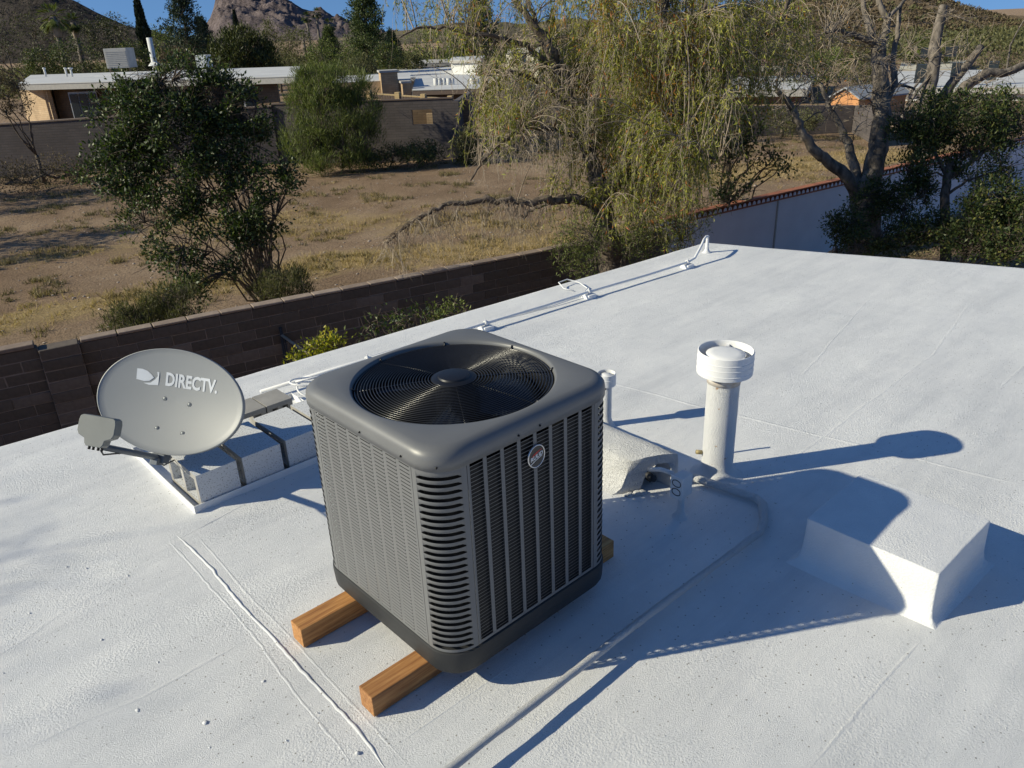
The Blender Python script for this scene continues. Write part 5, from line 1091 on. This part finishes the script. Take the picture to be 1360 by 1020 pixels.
# middle house with chimneys and the patterned wall
wl, a, b = wall_line('block_fence', 'sunlit yellow block fence with a pierced top course in front of the chimney house', 487, 123, 40, 601, 131, 39, 0.15, 'yellowblock')
an = math.atan2(b.y-a.y, b.x-a.x); Lw = Vector((b.x-a.x, b.y-a.y)).length
for k, f in enumerate((0.02, 0.36, 0.66, 0.97)):
    p = a.lerp(b, f)-a; m = MB(); m.box((-0.12, -0.06, -0.3), (0.12, 0.2, (p.z)+a.z-G+0.12), Matrix.Translation((p.x, p.y, 0)) @ Matrix.Rotation(an, 4, 'Z')); m.build('pier', M['yellowblock'], wl)
for k in range(30):
    f = 0.05+k*0.031; 
    if min(abs(f-x) for x in (0.02, 0.36, 0.66, 0.97)) < 0.03: continue
    p = a.lerp(b, f)-a; zz = p.z+a.z-G; m = MB(); m.box((-0.055, -0.012, zz-0.26), (0.055, -0.001, zz-0.06), Matrix.Translation((p.x, p.y, 0)) @ Matrix.Rotation(an, 4, 'Z') @ Matrix.Rotation(0, 4, 'Y')); m.build('pierced_opening', M['fasciadark'], wl)
def g0(u, d): p = pd(u, 100, d); p.z = 0; return p
zr = pd(600, 117, 47).z
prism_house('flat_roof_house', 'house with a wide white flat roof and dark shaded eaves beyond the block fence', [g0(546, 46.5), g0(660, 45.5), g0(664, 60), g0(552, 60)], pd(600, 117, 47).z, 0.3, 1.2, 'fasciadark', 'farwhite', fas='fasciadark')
prism_house('parapet_house', 'tan parapet walls around the chimney of the middle house', [g0(440, 49), g0(545, 49), g0(545, 58), g0(440, 58)], pd(490, 108, 49).z, 0.02, 0.0, 'tanbrick', 'farwhite', cat='house', fas='tanbrick')
for nm, lb, u0, u1, vt, d, dep in (('chimney', 'large square tan brick chimney with a pale cap on the middle house', 505, 533, 94, 48.4, 1.3), ('chimney', 'small tan brick chimney block right of the large one', 534, 547, 108, 47.6, 0.8)):
    a = pd(u0, vt, d); b = pd(u1, vt, d); t = thing(nm, lb, 'chimney', (a.x, a.y, G), math.atan2(b.y-a.y, b.x-a.x)+0.25); wd = (b-a).length*0.8; MB().box((0, 0, 0), (wd, dep, a.z-G-0.12)).build('stack', M['tanbrick'], t); MB().box((-0.08, -0.08, a.z-G-0.118), (wd+0.08, dep+0.08, a.z-G)).build('cap', M['fascia'], t)
for i, (u, w_) in enumerate(((579, 3), (584, 3), (590, 2), (596, 4), (601, 2), (628, 4), (634, 2))):
    a = pd(u, 112, 50); t = MB().tube([(0, 0, -0.2), (0, 0, 0.35)], 0.09+0.02*w_, 8).build('roof_vent', M['stuccowhite'], loc=a); tag(t, ('first', 'second', 'third', 'fourth', 'fifth', 'sixth', 'last')[i]+' from the left of the small white vents on the far flat white roof', 'roof vent', 'row of vents on the flat white roof')
prism_house('white_block_house', 'pale house half hidden behind the hanging left branches, blue-white wall', [g0(598, 66), g0(640, 64), g0(645, 74), g0(602, 74)], pd(610, 79, 66).z, 0.25, 0.3, 'stuccowhite', 'farwhite')
prism_house('long_low_house', 'long low far house with a white roof behind the middle house', [g0(528, 64), g0(640, 63), g0(650, 80), g0(530, 80)], pd(560, 102, 64).z, 0.3, 0.6, 'cream', 'farwhite')
prism_house('red_brown_house', 'far reddish-brown house between trees left of the hanging branches', [g0(548, 92), g0(600, 92), g0(600, 104), g0(548, 104)], pd(560, 84, 92).z, 0.4, 0.6, 'redtile', 'fascia')
t, c2 = prism_house('cream_house', 'cream gabled house seen through the drooping tree', [g0(672, 72), g0(716, 70), g0(720, 82), g0(676, 82)], pd(690, 86, 72).z+1.2, 0.2, 0.2, 'cream', 'cream')
def hq(c, u, d): p = pd(u, 100, d); return Vector((p.x-c.x, p.y-c.y, 0))
quadwall('window', 'darkglass', hq(c2, 686, 71.0), hq(c2, 692, 70.8), 2.2, 3.2, 0.1, t)
prism_house('white_roof_house', 'long white-roofed house behind the right side of the drooping tree', [g0(930, 52), g0(1075, 50), g0(1085, 62), g0(940, 64)], pd(1000, 118, 52).z, 0.45, 0.8, 'redtile', 'farwhite')
prism_house('red_roof_house', 'reddish house showing between branches above the long white roof', [g0(985, 70), g0(1040, 69), g0(1045, 80), g0(990, 80)], pd(1010, 86, 70).z, 0.5, 0.3, 'redtile', 'redtile')
# shed with a gable
a, b = pd(1105, 130, 43), pd(1137, 130, 41.5); t = thing('garden_shed', 'orange-walled shed with a grey gable roof behind the distant wall', 'shed', (a.x, a.y, G), math.atan2(b.y-a.y, b.x-a.x)+0.15); wd = (b-a).length; z0_ = a.z-G; zp = pd(1120, 117, 43).z-G
m = MB(); m.add([(0, 0, 0), (wd, 0, 0), (wd, 0, z0_), (wd/2, 0, zp), (0, 0, z0_), (0, 4, 0), (wd, 4, 0), (wd, 4, z0_), (wd/2, 4, zp), (0, 4, z0_)], [(0, 1, 2, 3, 4), (9, 8, 7, 6, 5), (1, 6, 7, 2), (5, 0, 4, 9)]); m.build('wall', M['orangewall'], t)
for s_ in (0, 1):
    x = -0.15 if s_ == 0 else wd+0.15; m = MB(); V = [(x, -0.15, z0_-0.02), (wd/2, -0.15, zp+0.06), (wd/2, 4.2, zp+0.06), (x, 4.2, z0_-0.02)]; V2 = [(p[0], p[1], p[2]+0.08) for p in V]; m.add(V+V2, [(3, 2, 1, 0), (4, 5, 6, 7), (0, 1, 5, 4), (1, 2, 6, 5), (2, 3, 7, 6), (3, 0, 4, 7)]); m.build('roof_slope', M['greyroof'], t)
t, c3 = prism_house('white_building', 'large white building with a flat white roof behind the broken tree at the right', [g0(1180, 50), g0(1420, 46), g0(1430, 60), g0(1190, 64)], pd(1250, 116, 49).z, 0.4, 0.5, 'stuccowhite', 'farwhite')
for u in (1215, 1262, 1310): quadwall('window', 'darkglass', hq(c3, u, 49.2), hq(c3, u+14, 48.9), 1.1, 2.2, 0.1, t)
t, c4 = prism_house('cream_upper_house', 'cream two-level house above the white building at the right', [g0(1192, 70), g0(1285, 68), g0(1290, 80), g0(1195, 80)], pd(1230, 91, 70).z, 0.35, 0.4, 'cream', 'cream')
for u in (1218, 1250): quadwall('window', 'darkglass', hq(c4, u, 69.5), hq(c4, u+16, 69.2), 1.5, 2.3, 0.1, t)

# ------------------------------------------------------------------ distant trees
def bush(name, label, cat, u, v, ru, rv, d, leafm, seed, n=110, per=34, L=None, extra=(), group=None, up=0.3, W=0.4):
    s = d/FPX; E = [E_img(u, v, d, ru, rv)]+[E_img(*e[:2], d, *e[2:]) for e in extra]; L = L or max(0.10, 2.8*s)
    return clump_tree(name, label, cat, gat(u, d), E, leafm, n, per, max(0.25, ru*s*0.22), L, L*W, 6, max(0.08, ru*s*0.05), 'bark', seed, up, 0.55, group=group, twigm='twigdark')
bush('feathery_bush', 'tall feathery green bush in front of the neighbouring yard wall', 'bush', 435, 160, 50, 58, 32, 'lf_feather', 61, 520, 60, 0.24, ((405, 190, 32, 35), (472, 185, 34, 40), (445, 118, 48, 25), (410, 125, 30, 30), (440, 210, 46, 16), (485, 150, 25, 30)), up=1.4, W=0.09)
bush('brown_bush', 'brownish bush at the far left end of the yard wall', 'bush', 8, 125, 28, 30, 31, 'lf_brown', 62, 110, 30)
far_hedge = [(30, 62, 62, 38, 62, 'lf_juniper', 'broad dark olive tree at the far left behind the tan house'), (62, 85, 30, 20, 60, 'lf_dark', 'dark bush below the palm at the left'), (105, 78, 36, 26, 60, 'lf_dark', 'very dark tree between palm and cooler'), (145, 52, 34, 30, 64, 'lf_juniper', 'olive-yellow round tree above the rooftop cooler'),
    (175, 78, 26, 20, 62, 'lf_dark', 'dark bush right of the rooftop cooler'), (226, 62, 30, 24, 90, 'lf_feather', 'green tree behind the slim cypress'), (232, 80, 26, 14, 60, 'lf_brown', 'orange-brown bush behind the dark glossy tree'), (365, 62, 30, 30, 80, 'lf_olive', 'pale olive tree right of the round juniper'), (395, 72, 34, 32, 70, 'lf_olive', 'olive green tree in front of the distant palms'),
    (440, 80, 40, 24, 62, 'lf_feather', 'bright green brush behind the feathery bush'), (476, 90, 28, 14, 58, 'lf_olive', 'grey-green brush left of the large chimney'), (515, 78, 22, 20, 66, 'lf_dark', 'dark tree directly behind the large chimney'), (545, 84, 20, 12, 78, 'lf_olive', 'small olive bush right of the large chimney'),
    (575, 60, 40, 26, 110, 'lf_feather', 'distant green trees above the red-brown house'), (612, 66, 24, 22, 95, 'lf_dark', 'dark tree above the blue-white house'), (650, 95, 20, 12, 58, 'lf_olive', 'low olive bush beside the cream house'), (735, 70, 34, 30, 75, 'lf_dark', 'dark trees behind the centre of the drooping tree'),
    (1015, 70, 34, 34, 60, 'lf_olive', 'olive tree between the drooping tree and the bare tree'), (1065, 95, 40, 22, 56, 'lf_juniper', 'olive-yellow bush behind the bare tree left limb'), (1105, 88, 34, 22, 55, 'lf_feather', 'green bush above the orange shed'), (1150, 100, 24, 22, 52, 'lf_olive', 'olive bush right of the orange shed'), (1330, 85, 40, 16, 66, 'lf_olive', 'olive brush above the white building'), (1240, 82, 36, 14, 76, 'lf_juniper', 'yellowish brush behind the cream two-level house'), (1075, 60, 40, 30, 70, 'lf_brown', 'brownish leafless tree behind the bare tree'), (1140, 62, 34, 26, 75, 'lf_brown', 'brown scrubby tree at the foot of the right hill'),
    (560, 203, 34, 12, 33, 'lf_dark', 'low dark brush at the foot of the wall with the opening'), (505, 208, 40, 12, 33, 'lf_dark', 'dark brush between feathery bush and the wall opening'), (620, 198, 18, 24, 33, 'lf_olive', 'yellowish bush at the end of the wall with the opening'), (60, 232, 75, 18, 31.5, 'lf_brown', 'low dead brush along the shaded left yard wall'), (1050, 160, 45, 12, 36, 'lf_olive', 'sparse brush before the distant brown wall'), (940, 150, 40, 22, 36, 'lf_dark', 'dark brush behind the right half of the drooping tree'), (690, 150, 45, 25, 37, 'lf_olive', 'olive brush beyond the field behind the drooping tree twigs'), (780, 165, 45, 25, 37, 'lf_dark', 'dark brush beyond the field behind the trunk of the drooping tree'), (1300, 160, 60, 18, 38, 'lf_dark', 'dark brush in front of the white building')]
for i, (u, v, ru, rv, d, lm, lab) in enumerate(far_hedge): bush('background_tree', lab, 'tree', u, v, ru, rv, d, lm, 100+i, 90, 36)
bush('juniper_tree', 'dense round dark-green juniper rising behind the white roof', 'tree', 320, 74, 44, 30, 57, 'lf_juniper', 71, 380, 46, 0.26, ((320, 52, 22, 12), (300, 88, 30, 14), (345, 88, 32, 14)), up=1.2, W=0.3)
column_cypress('tall slim dark cypress standing alone against the sky at the left', 194, -8, 15, 66, 81)
column_cypress('thin cypress tip rising behind the round juniper', 318, 16, 9, 100, 82); column_cypress('thin cypress seen through the left part of the drooping tree', 734, 15, 9, 90, 83); column_cypress('small dark cypress beside the blue-white house', 615, 68, 6, 80, 84)
conifer('pine_tree', 'ragged blue-green pine between the slim cypress and the mountain', 'pine tree', 250, -12, 78, 75, 'lf_pine', 85, 0.55, vb=85, per=10, layers=16)
conifer('pine_tree', 'darker pine partly behind the ragged blue-green one', 'pine tree', 272, 28, 40, 82, 'lf_pine', 86, 0.4, vb=90)
conifer('pine_tree', 'large green pine right of the distant palms', 'pine tree', 488, -30, 72, 72, 'lf_pinelt', 87, 0.5, vb=85, per=12)
conifer('pine_tree', 'low light-green pine left of the large green pine', 'pine tree', 438, 42, 44, 80, 'lf_pinelt', 88, 0.4, vb=95)
conifer('pine_tree', 'pine standing behind the left branches of the drooping tree', 'pine tree', 640, -20, 60, 95, 'lf_pine', 89, 0.5, vb=70)
conifer('pine_tree', 'small dark pine right of the large green pine', 'pine tree', 520, 45, 36, 85, 'lf_pine', 90, 0.5, vb=85)
for i, (u, vt, d, s_, l_) in enumerate(((80, 0, 62, 44, 'large fan palm with a shaggy skirt at the far left'), (104, 14, 66, 32, 'smaller fan palm right of the large palm at the far left'), (412, 14, 130, 17, 'distant palm, left one of the group before the mountain'), (425, 8, 130, 17, 'distant palm, tallest of the group before the mountain'), (441, 22, 120, 20, 'distant palm, right one of the group before the mountain'), (404, 38, 130, 13, 'distant palm, lowest of the group before the mountain'), (1217, 46, 80, 30, 'yellowish fan palm in front of the right hill'))): palm(l_, u, vt, d, s_, 'palms beyond the field', 90+i)
# trees outside the picture at the left, whose shade falls into it
clump_tree('shade_tree', 'tree out of view at the left that shades the dirt field', 'tree', (-2.6, 27.0, G), [((-2.6, 27, 0.3), (2.8, 2.2, 1.6)), ((-5.5, 28, 0), (2, 2, 1.4))], 'lf_dark', 160, 46, 0.5, 0.16, 0.08, 12, 0.16, seed=95)
clump_tree('shade_tree', 'second tree out of view at the left behind the first', 'tree', (-3.2, 36.0, G), [((-3.2, 36, 0.8), (4.4, 2.4, 2.2))], 'lf_dark', 180, 46, 0.55, 0.18, 0.09, 12, 0.16, seed=96)
clump_tree('yard_tree', 'sparse tree out of view at the left whose thin shadows streak the roof', 'tree', (-9.3, 5.6, G), [((-9.0, 5.9, 3.6), (1.9, 1.5, 1.1))], 'lf_feather', 34, 16, 0.42, 0.09, 0.03, 9, 0.07, seed=97, bare=30)

# ------------------------------------------------------------------ hills
def hillmat(name, c1, c2, c3, sc=0.03, bd=6.0):
    m, n, b = NT(name); b.inputs['Roughness'].default_value = 0.97; b.inputs['Specular IOR Level'].default_value = 0.1
    t = tex(n, 'ShaderNodeTexNoise', sc, 9, rough=0.68); t2 = tex(n, 'ShaderNodeTexVoronoi', sc*9)
    c = ramp(n, t.outputs['Fac'], [(0.32, c1), (0.5, c2), (0.68, c3)]); d = ramp(n, t2.outputs['Distance'], [(0.15, (0.55, 0.55, 0.5)), (0.5, (1.05,)*3)])
    n.links.new(mixc(n, 1.0, c, d, 'MULTIPLY'), b.inputs['Base Color']); bump(n, b, t.outputs['Fac'], 1.0, bd); return m
def hill(name, prof, d, fore, back, mat, rough, nsc, seed, cliff=1.0, nu=170, nv=60, strata=0.0):
    us = np.linspace(prof[0][0], prof[-1][0], nu); vs = np.interp(us, [p[0] for p in prof], [p[1] for p in prof]); V = []
    for j in range(nv+1):
        f = j/nv*2-1                       # -1 front foot, 0 ridge, 1 back foot
        for i in range(nu):
            rp = pd(us[i], vs[i], d); dirv = Vector((rp.x-CAM[0], rp.y-CAM[1], 0)).normalized(); off = f*(fore if f < 0 else back)
            hgt = rp.z-G; s = 1-abs(f); k = s**cliff if f < 0 else s
            p = Vector((rp.x, rp.y, 0))+dirv*off; nz = noise.fractal(Vector((p.x*nsc, p.y*nsc, seed)), 1.0, 2.0, 6); rid = abs(noise.noise(Vector((p.x*nsc*2.5, p.y*nsc*2.5, seed+3))))
            z = hgt*k+(nz*rough-rid*rough*strata)*min(1, s*4)*(1 if s < 0.9 else 0.14+0.86*(1-s)/0.1); V.append((p.x, p.y, max(z, -4)+G-0.3))
    F = [(j*nu+i, j*nu+i+1, (j+1)*nu+i+1, (j+1)*nu+i) for j in range(nv) for i in range(nu-1)]
    return obj(name, mesh_np(name, V, F, mat, True), kind='structure'), V, nu, nv
hill('mountain', [(180, 60), (262, 55), (276, 32), (283, 12), (286, -2), (300, -12), (340, -16), (372, -8), (385, 2), (402, 11), (418, 14), (426, 12), (440, 20), (460, 27), (500, 40), (540, 48)], 1500, 420, 500, hillmat('purple_rock', (0.075, 0.060, 0.062), (0.135, 0.108, 0.108), (0.21, 0.17, 0.165), 0.03, 8), 13, 0.020, 3.1, 0.55, 300, 120, 1.2)
lh, LV, lnu, lnv = hill('dark_hill', [(-260, -60), (-100, -45), (0, -30), (60, -16), (100, 0), (130, 16), (165, 32), (190, 42), (230, 50), (300, 54)], 330, 48, 160, hillmat('shaded_hill_soil', (0.035, 0.030, 0.026), (0.055, 0.046, 0.04), (0.085, 0.07, 0.06), 0.06, 3), 4.0, 0.03, 7.7, 1.0)  # the hillside's shade is painted in as a darkened soil colour
rh, RV, rnu, rnv = hill('brown_hill', [(880, 24), (960, 16), (1040, 10), (1110, 2), (1180, -4), (1240, -2), (1268, 8), (1300, 16), (1345, 27), (1400, 34), (1520, 45), (1600, 50)], 300, 190, 150, hillmat('brown_hill_soil', (0.12, 0.09, 0.055), (0.20, 0.145, 0.09), (0.28, 0.21, 0.14), 0.07, 2), 3.5, 0.03, 1.3, 0.9)
hill('low_hill', [(440, 50), (500, 47), (545, 42), (580, 36), (640, 32), (700, 34), (780, 30), (880, 30), (960, 34), (1020, 40)], 620, 260, 200, hillmat('low_hill_soil', (0.09, 0.08, 0.05), (0.14, 0.12, 0.08), (0.20, 0.16, 0.11), 0.04, 3), 5, 0.02, 5.5)
# scrub on the hills
for nm, VV, nu_, nv_, n_, mat, lab, sz in (('hill_scrub', RV, rnu, rnv, 12000, 'lf_brown', 'brown and olive desert scrub covering the right hill', 0.8), ('hill_scrub', LV, lnu, lnv, 1500, 'lf_cyp', 'dark scrub covering the hill at the left', 0.6), ('green_scrub', RV, rnu, rnv, 1000, 'lf_olive', 'olive bushes spread over the right hill', 1.0)):
    VV = np.array(VV); rr = np.random.default_rng(len(lab)); j = rr.integers(2, nv_//2+2, n_); i = rr.integers(0, nu_-1, n_); C = VV[j*nu_+i]+rr.normal(size=(n_, 3))*np.array([1.2, 1.2, 0.05])
    P, dd, k = scatter(C, sz*0.62, 9, rr); P[:, 2] += sz*0.3; V, F = leaf_mesh(P, dd+np.array([0, 0, 0.4]), sz*0.75, sz*0.55, rr); o = obj(nm, mesh_np(nm, V, F, M[mat]), kind='stuff'); tag(o, lab, 'scrub')
# low desert brush carpeting the flat beyond the houses
rr = np.random.default_rng(77); n_ = 2600; uu = rr.uniform(-80, 1440, n_); d_ = rr.uniform(85, 180, n_); C = np.array([list(gat(a, b)) for a, b in zip(uu, d_)]); hh = rr.uniform(0.6, 2.2, n_)
k = np.repeat(np.arange(n_), 26); P = C[k]+nrm(rr.normal(size=(len(k), 3)))*np.array([1, 1, 0.0])*rr.uniform(0, 2.4, (len(k), 1)); P[:, 2] = G+rr.uniform(0, 1, len(k))*hh[k]
V, F = leaf_mesh(P, rr.normal(size=P.shape)+np.array([0, 0, 0.8]), 0.5, 0.3, rr); tag(obj('distant_brush', mesh_np('distant_brush', V, F, M['lf_olive']), kind='stuff'), 'olive desert trees and brush massed between the houses and the hills', 'brush')
